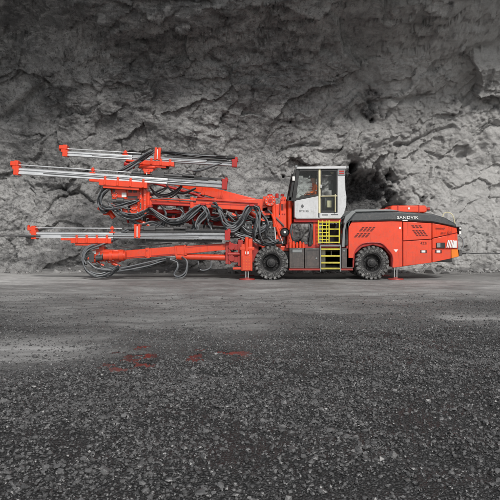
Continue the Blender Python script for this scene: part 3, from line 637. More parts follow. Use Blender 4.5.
# emblem and word on the cab
e = P(302.4,206.2,YC0-.006)
mb = MB(); mb.add([e+Vector((dx*.055,dy,dz*.07)) for dy in (0,.008) for dx,dz in ((0,1),(.7,.4),(1,-.05),(.55,-.6),(0,-1),(-.55,-.6),(-1,-.05),(-.7,.4))],[tuple(range(8)),tuple(range(15,7,-1))]+[(i,8+i,8+(i+1)%8,(i+1)%8) for i in range(8)]); mb.build('emblem', M['decalgrey'], cab)
lettering('DT1132i', .09, P(304.0,211.2,YC0-.006), M['decalgrey'], cab, squash=1.0)
# lamps
for (u, v, y) in ((293.6,178.6,-.06),(293.6,178.6,1.5),(347.6,167.6,.2),(296.4,166.8,.3),(296.4,166.8,1.1)):
    wl = MB(); wl.ubox(u-1.3,v-2.2,u+1.3,v+2.2,y,y+.12) if u < 295 else wl.ubox(u-1.2,v-1.6,u+1.2,v+1.0,y,y+.12)
    wl = wl.build('work_light', M['lamp'] if u < 295 else M['midgrey'], cab, .015)
MB().tube([P(294.4,179,.0),P(297,177,.05)], .014, 8).each('lamp_bracket', M['black'], cab)
MB().tube(spline([P(346,168,.3),P(348.4,168.4,.3),P(347.6,172,.3)],5), .02, 8).each('lamp_bracket', M['black'], cab)
# seat, console, screens
seat = MB(); fl = P(0,212.6,.75).z
seat.ubox(309.0,197.0,318.6,200.0,.5,1.02); seat.prism([(316.4,199.5),(319.6,199.5),(321.2,181),(318.4,181)],.5,1.02); seat.prism([(318.6,180.4),(321,180.4),(321.4,175.8),(319,175.8)],.62,.9); seat.ubox(312,200,317,209.8,.62,.9)
seat.build('seat', M['fabric'], cab, .03)
cs = MB(); cs.prism([(299,209.8),(299.6,199),(302,195),(304.6,195.6),(305,209.8)],.3,1.25); cs.ubox(310,195.4,317,196.6,.36,.46); cs.cyl(P(310.6,195.4,.41),P(310.0,192.2,.41),.016,8); cs.cyl(P(310.6,195.4,1.1),P(310.0,192.2,1.1),.016,8); cs.ubox(310,195.4,317,196.6,1.06,1.16)
cs.build('console', M['black'], cab, .012)
mb = MB(); mb.ubox(328.4,176.2,336.4,180,.9,1.2); mb.ubox(329.4,183.6,335.6,189.6,1.05,1.3); mb.ubox(325,198,334,211,1.0,1.4); mb.cyl(P(331,176,1.0),P(331,190,1.0),.02,8); mb.build('cabinet', M['midgrey'], cab, .01)
mb = MB(); mb.lathe(P(332.4,171.9,.5),[(0,-.03),(.06,-.025),(.075,.02),(0,.03)],16); mb.ubox(327.2,200.5,331.8,207.5,.55,.8); mb.build('roof_lamp', M['cream'], cab, .01)
mb = MB(); mb.ubox(303.4,171.6,309,177.4,.9,1.0); mb.ubox(310.4,172,315.6,176.4,1.05,1.15); mb.each('screen', M['black'], cab, .01)

# ---- gate and ladder
g = MB(); t = .022
for u in (318.4, 322.2, 326.6, 329.0, 339.4): g.tube([P(u,220.4,-.02),P(u,243.2,-.02)], t if u not in (322.2,326.6) else .014, 8)
for v in (222.2, 229.2, 236.2, 242.4): g.tube([P(318.4,v,-.02),P(339.4,v,-.02)], t, 8)
for v in (225.6, 232.6, 239.4): g.tube([P(318.4,v,-.02),P(329,v,-.02)], .014, 8)
g.build('safety_gate', M['yellow'], rig)
ld = MB(); ld.ubox(319.9,245.6,321.1,271.6,.02,.12); ld.ubox(339.9,245.6,341.1,271.6,.02,.12); ld.ubox(320.2,244.6,340.8,246.4,.05,.6)
ld = ld.build('ladder', M['midgrey'], rig, .006)
for v in (249.2, 256.0, 262.8, 268.6): MB().ubox(321.1,v-.75,339.9,v+.75,.0,.26).build('rung', M['yellow'], ld, .006)
mb = MB(); mb.ubox(321.2,246.8,325.4,270.4,.28,.32); mb.ubox(331,250.6,331.8,255,.4,.5); mb.build('ladder_plate', M['grey'], ld, .004)

# ---- boom bulkhead (front frame)
fb = MB()
for y in (.35, 1.15, 1.95):
    fb.prism([(280.6,198.5),(283,196.2),(286.2,197),(286.6,228),(281.4,246),(273,246),(279.6,226)], y, y+.16)
fb.ubox(287.0,200.5,292.4,246,.5,2.1); fb.prism([(262,208),(280.8,203),(281,214),(262,216)], .5, 2.1); fb.ubox(258,246,291,251,.5,2.0)
fb = fb.build('boom_frame', M['red'], rig, .018)
mb = MB()
for y in (.2, .98, 1.78): mb.cyl(P(270,200.5,y),P(270,200.5,y)+Vector((0,.5,0)),.2,24)
mb.ubox(263,196.5,275,205.5,.45,.62); mb.ubox(263,196.5,275,205.5,1.3,1.5); mb.prism([(272,205),(277,205),(282,228),(276,231)],.32,.45); mb.each('pivot_bracket', M['red'], fb, .012)
mb = MB(); mb.cyl(P(270,196.6,.55),P(270,194.2,.55),.09,12); mb.cyl(P(277,198,.7),P(277,193.6,.7),.06,12); mb.cyl(P(282.4,196.4,.9),P(282.4,194.0,.9),.07,10); mb.each('pivot_cap', M['deepred'], fb)
mb = MB(); mb.cyl(P(273.4,201,.33),P(274.8,227,.33),.075,14); mb.cyl(P(289.6,199.5,.4),P(289.8,230,.4),.085,14); mb.each('lift_cylinder', M['red'], fb)
mb = MB(); mb.cyl(P(274.6,226,.33),P(275.6,243,.33),.04,12); mb.build('piston_rod', M['chrome'], fb)
hl = MB(); hl.lathe(P(284.8,232.2,.22),[(0,.25),(.13,.22),(.165,.02),(.15,-.02),(.14,.03)],24); hl = hl.build('headlight', M['black'], rig)
MB().lathe(P(284.8,232.2,.22),[(0,.02),(.13,.035)],24).build('lens', M['black'], hl); MB().lathe(P(284.8,232.2,.2),[(0,.0),(.04,.01),(.045,.03)],16).build('lens', M['lamp'], hl)
# hydraulic gear in the middle, behind the hoses
hy = MB()
for i in range(15):
    u, v, y = 226+random.random()*50, 213+random.random()*26, .8+random.random()*1.0
    if i % 3: hy.ubox(u,v,u+3+random.random()*6,v+2+random.random()*5,y,y+.3)
    else: hy.cyl(P(u,v,y),P(u+8+random.random()*6,v+random.uniform(-1,1),y),.10,14)
hy.ubox(226,222,262,238,1.0,1.7); hy.ubox(262,222,274,238,.7,1.3)
hy.build('valve_block', M['rust'], rig, .01)
for (u0,v0,u1,v1,y,r) in ((228,209,262,219,.95,.08),(236,226,264,214,.8,.07),(246,236,278,222,.75,.075)):
    MB().cyl(P(u0,v0,y),P(u1,v1,y),r,12).build('hydraulic_pipe', M['deepred'], rig)
for (u0,v0,u1,v1,y) in ((262,221,275,239,.34),(240,221,252,236,.5),(228,222,239,237,.6)):
    m = MB(); m.ubox(u0,v0,u1,v1,y,y+.4)
    vbk = m.build('valve_block', M['dark'], rig, .02)
    for k in range(int((u1-u0)/3)):
        for q in range(4): MB().cyl(P(u0+2+k*3.1,v0+2.4+q*4,y),P(u0+2+k*3.1,v0+2.4+q*4,y-.06),.032,8).build('valve', M['rust'] if (k*2+q)%5 else M['steel'], vbk)
# ---- booms
def boom_arm(mb, f, a0, a1, h0, h1, y0, y1): f.box(mb, a0, a1, -h0/2, h0/2, y0, y1, -h1/2, h1/2)
# upper near boom: holds the long lower-lit feed
f = Frame((148,201.2),(268,205.5),.55)
mb = MB(); boom_arm(mb, f, 44, 120, 9.0, 12.4, -.05, .38); b1 = mb.build('boom', M['red'], rig, .014)
mb = MB(); boom_arm(mb, f, -2, 46, 7.2, 7.4, .02, .30); mb.build('telescopic_arm', M['red'], b1, .012)
mb = MB(); f.box(mb,42.5,45.5,-5.4,5.4,-.09,.42); f.box(mb,66,68.5,-5.6,5.6,-.08,.41); f.box(mb,-4,1.5,-9,9.5,-.06,.4); f.box(mb,1.5,3.2,-5,5,-.03,.36); mb.each('collar', M['red'], b1, .008)
mb = MB(); f.box(mb,46,64,-1.6,-.8,-.06,-.04); f.box(mb,69,112,-1.0,-.2,-.06,-.045); f.box(mb,4,42,-1.2,-.5,.01,.03); mb.each('weld_strip', M['deepred'], b1)
mb = MB(); f.cyl(mb,8,60,-9.2,.3,1.9); f.cyl(mb,60,92,-12,.5,2.2); mb.each('boom_cylinder', M['deepred'], b1)
# boom head: rotator block with rollers and plates under the feed
hd = MB(); hd.prism([(110,189),(116,185.4),(146,187),(147,214),(138,214),(133,205),(120,203),(112,198)], .45, .95); hd.ubox(112,187,126,199,.36,.47); hd.ubox(139.4,186,142,216,.36,.98); hd.ubox(143.6,190,146.4,214,.30,1.0); hd.ubox(103,206,108.6,215,.45,.75)
hd = hd.build('boom_head', M['red'], rig, .016)
mb = MB(); mb.prism([(111,203),(118,206),(128,210.4),(138,209),(138,213.4),(127,214.6),(116,210)], .38, .55); mb.cyl(P(134,207,.34),P(134,207,.34)+Vector((0,.4,0)),.14,20); mb.cyl(P(115,195,.34),P(115,195,.34)+Vector((0,.1,0)),.11,20); mb.build('link', M['red'], hd, .012)
mb = MB(); mb.ubox(128.4,188.4,131.8,192.6,.43,.46); mb.ubox(133.2,188.6,136.6,192.6,.43,.46); mb.each('opening', M['rust'], hd)
MB().ubox(121.6,192.6,126.4,197.0,.345,.365).build('plate', M['white'], hd, .004)
mb = MB(); mb.cyl(P(113,201.2,.36),P(137,201.8,.36),.085,14); mb.cyl(P(117,200.4,.31),P(124,200.6,.31),.11,14); mb.each('rotation_motor', M['rust'], hd)
mb = MB(); mb.cyl(P(108,210,.6),P(114,218,.6),.09,14); mb.cyl(P(112,208,.5),P(150,226,.6),.06,12); mb.cyl(P(98,208,.62),P(107,213,.62),.055,12); mb.each('tilt_cylinder', M['red'], hd)
# slanting boom behind: carries the upper feed
f = Frame((171,181.4),(268,208),1.30)
mb = MB(); boom_arm(mb, f, 34, 104, 8.6, 11.6, -.2, .22); b2 = mb.build('boom', M['red'], rig, .014)
mb = MB(); boom_arm(mb, f, -28, 36, 6.0, 6.6, -.13, .15); mb.build('telescopic_arm', M['red'], b2, .01)
mb = MB(); f.box(mb,32.5,36,-5,5,-.23,.25); f.box(mb,52,54,-5,5,-.22,.24); f.box(mb,-29,-24,-5,5,-.2,.2); mb.each('collar', M['red'], b2, .008)
mb = MB(); f.cyl(mb,-20,34,-6,-.05,1.5); f.cyl(mb,30,60,-7.6,-.1,1.9); mb.each('boom_cylinder', M['deepred'], b2)
hd2 = MB(); hd2.prism([(141.6,166),(153,166),(153,174),(150,180),(146,186),(141,182)], 1.25, 1.75); hd2.ubox(139,166,155,168,1.2,1.8); hd2.prism([(141,182),(152,174),(156,178),(146,187)],1.1,1.5)
hd2.build('boom_head', M['red'], rig, .015)
# lower near boom
f = Frame((93,257.4),(228,246.5),.28)
mb = MB(); boom_arm(mb, f, 84, 134, 8.4, 6.4, -.02, .34); b3 = mb.build('boom', M['red'], rig, .014)
mb = MB(); boom_arm(mb, f, 25, 86, 8.4, 9.0, .02, .30); f.box(mb,82,94,-5.8,5.2,-.0,.32); mb.build('telescopic_arm', M['red'], b3, .012)
mb = MB(); f.box(mb,53,56.5,-5.2,5.2,-.02,.34); f.box(mb,24,29,-5.6,5.6,-.04,.36); f.box(mb,91.5,93.6,-5.0,4.8,-.04,.36); mb.each('collar', M['red'], b3, .008)
mb = MB(); f.box(mb,58,82,-3.4,-2.7,.0,.03); f.box(mb,30,52,-3.2,-2.5,.0,.03); f.box(mb,95,132,2.2,2.8,-.03,-.01); mb.each('weld_strip', M['deepred'], b3)
g2 = Frame((172,256.4),(228,257.8),.30)
mb = MB(); g2.cyl(mb,10,54,0,.1,3.0,20); g2.cyl(mb,4,10,0,.1,3.4,20); mb.each('boom_cylinder', M['red'], b3)
mb = MB(); g2.cyl(mb,-14,6,0,.1,1.7,16); mb.build('piston_rod', M['chrome'], b3)
mb = MB(); mb.ubox(225.4,242,231,264,.2,.75); mb.ubox(231,244,240,250,.25,.7); mb.ubox(231,256,240,262.5,.25,.7); mb.ubox(238,240,243,266,.2,.9); mb.ubox(243,241,262,262,.5,1.5); mb.build('boom_mount', M['deepred'], rig, .014)
mb = MB(); mb.ubox(228.6,241.4,230,264.4,.16,.8); mb.cyl(P(231.6,246.5,.14),P(231.6,246.5,.14)+Vector((0,.7,0)),.12,20); mb.cyl(P(231.6,258.4,.14),P(231.6,258.4,.14)+Vector((0,.7,0)),.11,20); mb.cyl(P(240,254,.2),P(228,254,.2),.06,12); mb.each('mount_pin', M['deepred'], rig, .005)
hd3 = MB(); hd3.prism([(92,250),(98,249),(118,250),(119,262.5),(108,263),(100,260),(93,258)], .22, .62)
hd3 = hd3.build('boom_head', M['red'], rig, .016)
mb = MB(); mb.cyl(P(104,256.2,.14),P(126,255.6,.14),.15,18); mb.cyl(P(110,255.8,.14),P(113,255.8,.14),.2,18); mb.cyl(P(120,255.4,.14),P(124,255.4,.14),.2,18); mb.each('rotation_motor', M['red'], hd3)
mb = MB(); mb.cyl(P(92,261,.3),P(104,259.2,.22),.075,14); mb.cyl(P(88,258,.3),P(104,266,.3),.05,12); mb.ubox(99,246.4,104,252,.2,.5); mb.cyl(P(112,263,.3),P(120,266.6,.3),.06,12); mb.each('tilt_cylinder', M['red'], hd3)
mb = MB(); mb.cyl(P(96,258.2,.14),P(103,257.6,.14),.1,14); mb.ubox(89,253,94,262,.16,.3); mb.build('link', M['rust'], hd3, .008)
MB().ubox(92.4,250.6,96,253.8,.195,.225).build('plate', M['white'], hd3, .004)
# far boom, low behind the near ones
f = Frame((120,214),(262,224),1.95)
mb = MB(); boom_arm(mb, f, 30, 142, 7.5, 11, -.2, .2); b4 = mb.build('boom_stay', M['deepred'], rig, .014)
mb = MB(); f.cyl(mb,4,34,0,0,2.3,14); f.box(mb,30,36,-5,5,-.24,.24); f.box(mb,70,74,-5.4,5.4,-.24,.24); mb.each('collar', M['deepred'], b4, .008)
mb = MB()
for (u,v,w,h,y) in ((152,206,5,12,1.1),(160,213,9,7,1.2),(171,209,5,13,1.0),(182,205,7,9,1.2),(193,211,6,10,1.05),(206,208,7,9,1.1),(215,214,9,7,1.0)):
    mb.prism([(u,v+h),(u+w*.7,v+h),(u+w,v),(u+w*.3,v)], y, y+.25)
mb.each('boom_bracket', M['deepred'], b4, .012)

# ---- bolts, hose fittings and dark plates, coloured like shaded hollows, that break up the booms
def bolt(parent, u, v, y, r=.022, mat='steel', name='bolt'): MB().cyl(P(u,v,y),P(u,v,y)+Vector((0,-.03,0)), r, 8).build(name, M[mat], parent)
def bolt_ring(parent, u, v, y, rad, n, **k):
    for i in range(n): bolt(parent, u + rad*math.cos(2*math.pi*i/n+.3), v + rad*math.sin(2*math.pi*i/n+.3), y, **k)
bolt_ring(hd, 134, 207, .34, 2.6, 7, r=.017); bolt_ring(hd, 115, 195, .34, 2.0, 6, r=.015)
for v in (190,195,200,205,210): bolt(hd, 145, v, .30, r=.018); bolt(hd, 140.7, v-1.5, .36, r=.016)
bolt_ring(fb, 270, 200.5, .2, 4.0, 8, r=.022); bolt_ring(fb, 270, 200.5, .2, .2, 1, r=.07, mat='deepred', name='pivot_pin')
for (u,v) in ((282,200),(284.6,200),(282.6,214),(284.8,214),(282,224),(289.6,206),(289.6,238)): bolt(fb, u, v, .35 if u < 287 else .4, r=.024, mat='deepred')
for a in (8, 20, 32): bolt(b1, *(148+a, 200.4+a*.036), .57, r=.018, mat='deepred')
for (u,v) in ((117,253.2),(117,259.6),(147,250.4),(147,256.6),(186,246.6),(186,253.0)): bolt(b3, u, v, .26, r=.018, mat='deepred')
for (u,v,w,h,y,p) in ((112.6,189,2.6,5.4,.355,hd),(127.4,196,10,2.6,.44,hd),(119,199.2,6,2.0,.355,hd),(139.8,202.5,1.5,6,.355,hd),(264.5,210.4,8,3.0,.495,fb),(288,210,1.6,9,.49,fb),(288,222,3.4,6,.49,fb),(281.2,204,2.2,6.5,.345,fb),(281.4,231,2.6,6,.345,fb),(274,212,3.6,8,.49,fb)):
    MB().ubox(u,v,u+w,v+h,y,y+.03).build('shade_plate', M['slot'] if p is fb else M['rust'], p, .004)  # surface plates, dark to stand in for shade in hollows
rn = random.Random(5)
for i in range(26):                                     # hose fittings: short steel necks with a collar
    u, v, y, p = [(rn.uniform(111,139), rn.uniform(199,212), .34, hd), (rn.uniform(228,262), rn.uniform(210,236), .46, rig), (rn.uniform(96,118), rn.uniform(252,262), .14, hd3)][i % 3]
    m = MB(); dz = rn.uniform(1.6,3.2); du = rn.uniform(-1.5,1.5); m.tube([P(u,v,y),P(u+du*.5,v+dz*.5,y-.02),P(u+du*.5,v+dz*.5,y-.02),P(u+du,v+dz,y-.02)],[.024,.024,.036,.036],8); m.build('hose_fitting', M['steel'] if i % 4 else M['rust'], p)
for (u0,v0,u1,v1,y,r,mt) in ((150,198.2,196,201.2,.46,.022,'rust'),(196,199.2,258,203.4,.45,.02,'deepred'),(120,247.6,172,243.2,.24,.02,'rust'),(130,259.8,170,256.8,.26,.018,'rust'),(152,203.6,190,205.8,.5,.03,'deepred'),(268,210,284,226,.3,.03,'rust')):
    MB().tube([P(u0,v0,y),P(u1,v1,y)], r, 8).build('hydraulic_pipe', M[mt], rig)
for (u0,v0,u1,v1,y,r) in ((232,214,258,232,.62,.06),(250,212,270,226,.55,.055),(228,219,248,224,.7,.07),(272,214,280,236,.3,.05)):
    MB().cyl(P(u0,v0,y),P(u1,v1,y),r,12).build('hydraulic_cylinder', M['red'], rig); a_, b__ = P(u0,v0,y), P(u1,v1,y); MB().cyl(b__, b__ + (b__-a_)*.35, r*.5, 10).build('piston_rod', M['chrome'], rig)

rn = random.Random(9)
for (u0,u1,v0,v1,y,n) in ((128,226,206,228,1.15,26),(118,142,206,222,.85,9),(232,262,236,246,.7,8),(128,170,164,170,1.6,5)):
    for i in range(n):
        u, v = rn.uniform(u0,u1), rn.uniform(v0,v1); k = i % 4; yy = y + rn.uniform(-.15,.25); m = MB(); mt = ('rust','black','rust','deepred')[rn.randrange(4)]
        if k == 0: w_, h_ = rn.uniform(3,7), rn.uniform(2.5,5); m.ubox(u-w_/2,v-h_/2,u+w_/2,v+h_/2,yy,yy+.25); m.build('hydraulic_block', M[mt], rig, .012)
        elif k == 1: m.cyl(P(u-5,v-rn.uniform(-2,2),yy),P(u+5,v+rn.uniform(-2,2),yy),rn.uniform(.05,.10),12); m.build('hydraulic_cylinder', M[mt], rig)
        elif k == 2: m.prism([(u-2,v+4),(u,v+4),(u+2.4,v-4),(u+.4,v-4)],yy,yy+.12); m.build('bracket', M[mt], rig, .01)
        else: m.cyl(P(u,v-3,yy),P(u+rn.uniform(-2,2),v+3,yy),rn.uniform(.04,.07),10); m.build('hydraulic_pipe', M[mt], rig)

# ---- drill feeds
def feed(L, Rr, Y, hh, rod_b, rod_end, cradle, stand, drill, block, front_h, split, bit=None):
    f = Frame(L, Rr, Y); n = f.L
    mb = MB(); h = hh
    def profile(mb, a0, a1): f.box(mb, a0, a1, h*.18, h*.5, -.12, .12); f.box(mb, a0, a1, -h*.5, -h*.22, -.13, .13); f.box(mb, a0, a1, -h*.24, h*.2, -.075, .075)
    profile(mb, 0, split); fd = mb.build('drill_feed', M['alu'], rig, .008)
    mb = MB(); profile(mb, split + .4, n); mb.build('rear_beam', M['darkalu'], fd, .008)
    mb = MB(); f.box(mb, 2, n-1, h*.5, h*.5+.7, -.10, -.05); f.box(mb, 2, n-1, h*.5, h*.5+.7, .05, .10); mb.build('slide_rail', M['steel'], fd, .004)
    mb = MB(); fh = front_h                             # front guide with its jaws
    f.box(mb,-3.5,1.5,-h*.7,h*.9,-.15,.15); f.box(mb,-5.2,-.6,h*.3,fh*.62,-.12,-.04); f.box(mb,-5.2,-.6,h*.3,fh*.62,.04,.12); f.box(mb,-7.2,.6,fh*.55,fh,-.14,.14); f.box(mb,-4.2,-.2,fh*.95,fh*1.12,-.06,.06)
    mb.cyl(f.pt(-7.8,rod_b,0), f.pt(-6.6,rod_b,0), .10, 16); mb.build('front_guide', M['red'], fd, .01)
    mb = MB(); f.cyl(mb, -3, rod_end, rod_b, 0, .55, 10); mb.build('drill_rod', M['alu'], fd)
    if bit is not None:
        mb = MB(); f.cyl(mb, bit, 6, -h*.15, -.17, .75, 10); f.cyl(mb, bit*.25, 0, -h*.15, -.17, 1.15, 12); mb.build('drill_bit', M['rust'], fd)
    mb = MB(); c0, c1, cb = cradle                      # red cradle under the beam
    f.box(mb, c0, c1, -h*.5-cb, -h*.46, -.16, .16, -h*.5-cb*1.0, -h*.46); f.box(mb, c0-10, c0, -h*.5-cb*.45, -h*.5, -.12, .12); f.box(mb, c0+4, c1-8, -h*.5-cb*1.45, -h*.5-cb*.9, -.11, .11)
    for a in np.linspace(c0+5, c1-5, 4): f.box(mb, a, a+2.2, -h*.5-cb*.9, h*.1, -.185, -.13)
    mb.build('cradle', M['red'], fd, .01)
    mb = MB(); f.box(mb, stand, stand+5.5, h*.5, h*.5+1.2, -.13, .13); f.box(mb, stand+1.6, stand+2.9, h*.5, rod_b+2.4, -.03, .03); f.box(mb, stand+.6, stand+4.0, rod_b-1.1, rod_b+1.1, -.06, .06); mb.build('rod_support', M['red'], fd, .006)
    d0, d1 = drill                                      # the rock drill on its carriage
    mb = MB(); f.box(mb, d0, d1, h*.5+.7, h*.5+1.9, -.15, .15); f.cyl(mb, d0+2, d1-6, rod_b-.2, 0, 2.0, 16); f.cyl(mb, d0+10, d0+18, rod_b, 0, 2.5, 16); f.box(mb, d0+22, d0+34, rod_b-2, rod_b+2.6, -.12, .12); f.cyl(mb, d1-12, d1, rod_b+.6, -.08, 1.3, 12); f.cyl(mb, d1-10, d1+1, rod_b+.6, .08, 1.3, 12)
    for a in np.arange(d0+4, d1-2, 6): f.box(mb, a, a+2.5, rod_b+1.6, rod_b+2.8, -.05, .05)
    mb.build('rock_drill', M['rust'], fd, .01)
    mb = MB(); f.cyl(mb, d1, n-3, h*.5+2.4, -.06, .6, 8); f.cyl(mb, d1-6, n-4, h*.5+3.6, .05, .7, 8); mb.build('feed_hose', M['hose'], fd)
    b0, bh0, bh1 = block                                # upright red block with pale band
    mb = MB(); f.box(mb, b0, b0+2.4, bh0, bh1, -.17, .14); f.box(mb, b0+3.6, b0+6, bh0, bh1, -.17, .14); f.box(mb, b0-.4, b0+6.4, bh0+1.6, bh0+3.0, -.15, .15); f.box(mb, b0+2.4, b0+3.6, bh0+.6, bh1-1.5, -.15, .10); mb.build('clamp', M['red'], fd, .008)
    mb = MB(); f.box(mb, b0+2.6, b0+3.4, bh0+1.0, bh1-2, -.18, -.15); mb.build('decal', M['white'], fd)
    mb = MB(); f.box(mb, n-4, n+1.2, -h*.7, h*1.1, -.15, .15); f.cyl(mb, n-5, n+1.8, h*.9, 0, 1.6, 12); f.box(mb, n-1.5, n+1.2, h*.5, h*.5+5, -.1, .1); mb.build('end_block', M['deepred'], fd, .01)
    mb = MB(); f.cyl(mb, 26, n-30, -h*.02, -.115, .8, 12); mb.build('feed_cylinder', M['steel'], fd)
    return f, fd
F1, fd1 = feed((18.5,171.4),(226,185.6),.22,5.6,6.6,112,(82,130,5.6),72,(112,176),(126,6,7.2),9.5,150)
F2, fd2 = feed((67,154.0),(236,164.4),1.55,4.2,5.2,74,(70,108,4.2),56,(98,160),(88,-1,11.5),8.0,66)
F3, fd3 = feed((36,235.2),(229,236.6),.10,5.4,7.4,86,(36,76,5.0),74,(86,150),(99,-2,11.5),8.4, 78, bit=-60)
# cable tray and hose carrier on the upper feed, dark bars seen against the rock
mb = MB(); F2.box(mb,94,168,6.2,9.0,-.1,.1,5.4,7.6); F2.box(mb,140,166,1.2,2.6,-.12,.12); mb.build('hose_tray', M['black'], fd2, .008)
mb = MB(); F1.box(mb,116,172,5.4,7.0,.05,.22); F1.box(mb,176,190,3.4,5,-.12,.1); mb.build('hose_tray', M['black'], fd1, .008)
mb = MB(); F3.box(mb,104,190,3.4,6.2,-.06,.2); F3.box(mb,110,186,-6.0,-3.4,.0,.2); mb.build('hose_tray', M['black'], fd3, .008)

# ---- hoses: every run a part of the rig
nh = 0; extra_hoses = MB()
def hose_bundle(uv, Y, n, r=.024, spread=1.7, sag=1.0, tone=None, depth=.08):
    global nh
    n += 2 if n > 2 else 1
    spread *= .72
    for i in range(n):
        o = (i - (n-1)/2)
        pts = []
        for k, (u, v, *dy) in enumerate(uv):
            e = 0.45 if k in (0, len(uv)-1) else 1.0
            pts.append(P(u + random.uniform(-.5,.5)*e + o*spread*.25*e, v + o*spread*.8*e + random.uniform(-.6,.6)*sag*e, Y + (dy[0] if dy else 0) + random.uniform(-depth, depth)))
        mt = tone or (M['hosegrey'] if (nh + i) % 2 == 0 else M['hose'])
        rr = .98 * r * random.uniform(.72, 1.15)
        if nh + i < 98: MB().tube(spline(pts, 6), rr, 9).build('hose', mt, rig)
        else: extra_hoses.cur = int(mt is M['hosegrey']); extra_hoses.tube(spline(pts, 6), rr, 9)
    nh += n
hose_bundle([(112,187),(105,189),(99.5,198),(99,206),(104,210.5),(110,207)], .30, 4, .026, 1.9)
hose_bundle([(109,204),(116,211),(128,217),(140,215.5),(150,208.5)], .28, 4, .028, 1.8)
hose_bundle([(150,208.5),(160,216),(171,221.5),(183,219.5),(195,210),(202,205.5)], .24, 4, .028, 1.8)
hose_bundle([(202,206),(206,212),(199,221),(197,229),(202,234)], .22, 3, .028, 2.2)
hose_bundle([(205,206),(209,213),(208,222),(212,230),(209,236)], .30, 3, .026, 2.2)
hose_bundle([(211,205),(217,206),(220,214),(224,225),(232,229),(241,222),(247,211),(252,206)], .22, 5, .030, 1.9)
hose_bundle([(252,207),(256,210),(257,220),(254,232),(253,241)], .2, 4, .030, 1.8)
hose_bundle([(254,206),(260,211),(259,226),(262,240),(270,243.5),(279,240)], .16, 3, .024, 1.6)
hose_bundle([(228,214),(236,220),(246,217),(258,222)], .5, 3, .026, 2.4)
hose_bundle([(160,205),(166,213),(163,224),(158,232)], .6, 3, .024, 2.0)
hose_bundle([(178,206),(184,214),(179,225),(186,232)], .65, 3, .024, 2.0)
hose_bundle([(113,186),(103,192),(100.5,202),(106,208),(118,206),(130,203),(139,200)], .22, 3, .024, 1.8)
hose_bundle([(109,206),(120,213.5),(136,216.5),(150,211),(163,219),(176,223),(190,216),(201,207)], .34, 3, .026, 2.4)
hose_bundle([(150,187),(156,194),(166,196.5),(176,192),(182,186)], .75, 3, .024, 1.6)
hose_bundle([(166,184),(172,191),(184,193),(196,188)], .9, 2, .024, 1.6)
hose_bundle([(196,207),(192,216),(194,226),(190,233)], .45, 3, .024, 2.0)
hose_bundle([(216,206),(222,212),(226,221),(236,225),(244,217),(249,208)], .34, 3, .026, 2.0)
hose_bundle([(236,212),(242,225),(250,232),(262,229),(270,222)], .28, 4, .026, 1.8)
hose_bundle([(262,214),(268,224),(266,234),(272,241),(282,243)], .2, 3, .026, 1.6)
hose_bundle([(226,228),(238,234),(250,238),(264,244),(276,246)], .3, 3, .024, 1.6)
hose_bundle([(292,224),(290.5,232),(293,240),(299,246)], .2, 3, .022, 1.2)
hose_bundle([(126,212),(132,222),(142,226),(154,224),(166,230)], .55, 3, .024, 1.8)
hose_bundle([(200,212),(214,219),(224,216),(232,222)], .7, 3, .026, 2.0)
# lower boom head loops
hose_bundle([(128,230),(117,236),(101,243),(88,248.5),(83,257),(86,264)], .02, 4, .030, 1.5)
hose_bundle([(86,252),(83,262),(88,271),(99,276.2),(110,273),(119,266)], .05, 4, .026, 1.5)
hose_bundle([(88,262),(97,269),(110,270.6),(126,268.5),(146,264.5),(166,259)], .12, 2, .024, 2.0)
hose_bundle([(96,262),(104,268),(118,267),(134,270),(152,266)], .2, 2, .022, 2.0)
hose_bundle([(170,259),(177,261),(178,268),(174,275),(179,277),(186,273),(187,262),(182,257)], .2, 2, .024, 1.4)
hose_bundle([(198,261),(199,268),(204,270.5),(210,268),(211,261)], .2, 2, .022, 1.3)
hose_bundle([(154,151),(146,156),(136,163),(124,170),(118,172)], .8, 4, .030, 1.4)
hose_bundle([(130,187),(138,193),(150,195),(160,191),(168,187)], .8, 2, .024, 1.6)
hose_bundle([(162,152),(180,154),(204,156),(226,156.6)], 1.42, 2, .024, 1.3)
hose_bundle([(188,170),(198,171),(212,166),(222,163)], 1.3, 1, .022, 1.0)
hose_bundle([(344,218),(346,228),(342,238),(345,248)], .3, 3, .026, 1.4)
hose_bundle([(347,216),(341,224),(344,236),(341,247)], .45, 3, .026, 1.4, tone=M['hose'])
hose_bundle([(309,222),(310,232),(307,240),(310,247)], .3, 2, .026, 1.4)
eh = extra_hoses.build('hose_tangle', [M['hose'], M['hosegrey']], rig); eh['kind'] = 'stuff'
MB().tube(spline([P(345.6,219,.22),P(344.4,230,.22),P(345.4,246,.22)],5), .035, 10).build('pipe', M['deepred'], rig)
mb = MB()
for (u,v,y) in ((150,207.6,.16),(203,205.4,.12),(252,206.4,.1),(212,205,.14)): mb.ubox(u-2.6,v-2.4,u+2.4,v-.2,y+.02,y+.2)
mb.each('hose_clamp', M['deepred'], rig, .01)

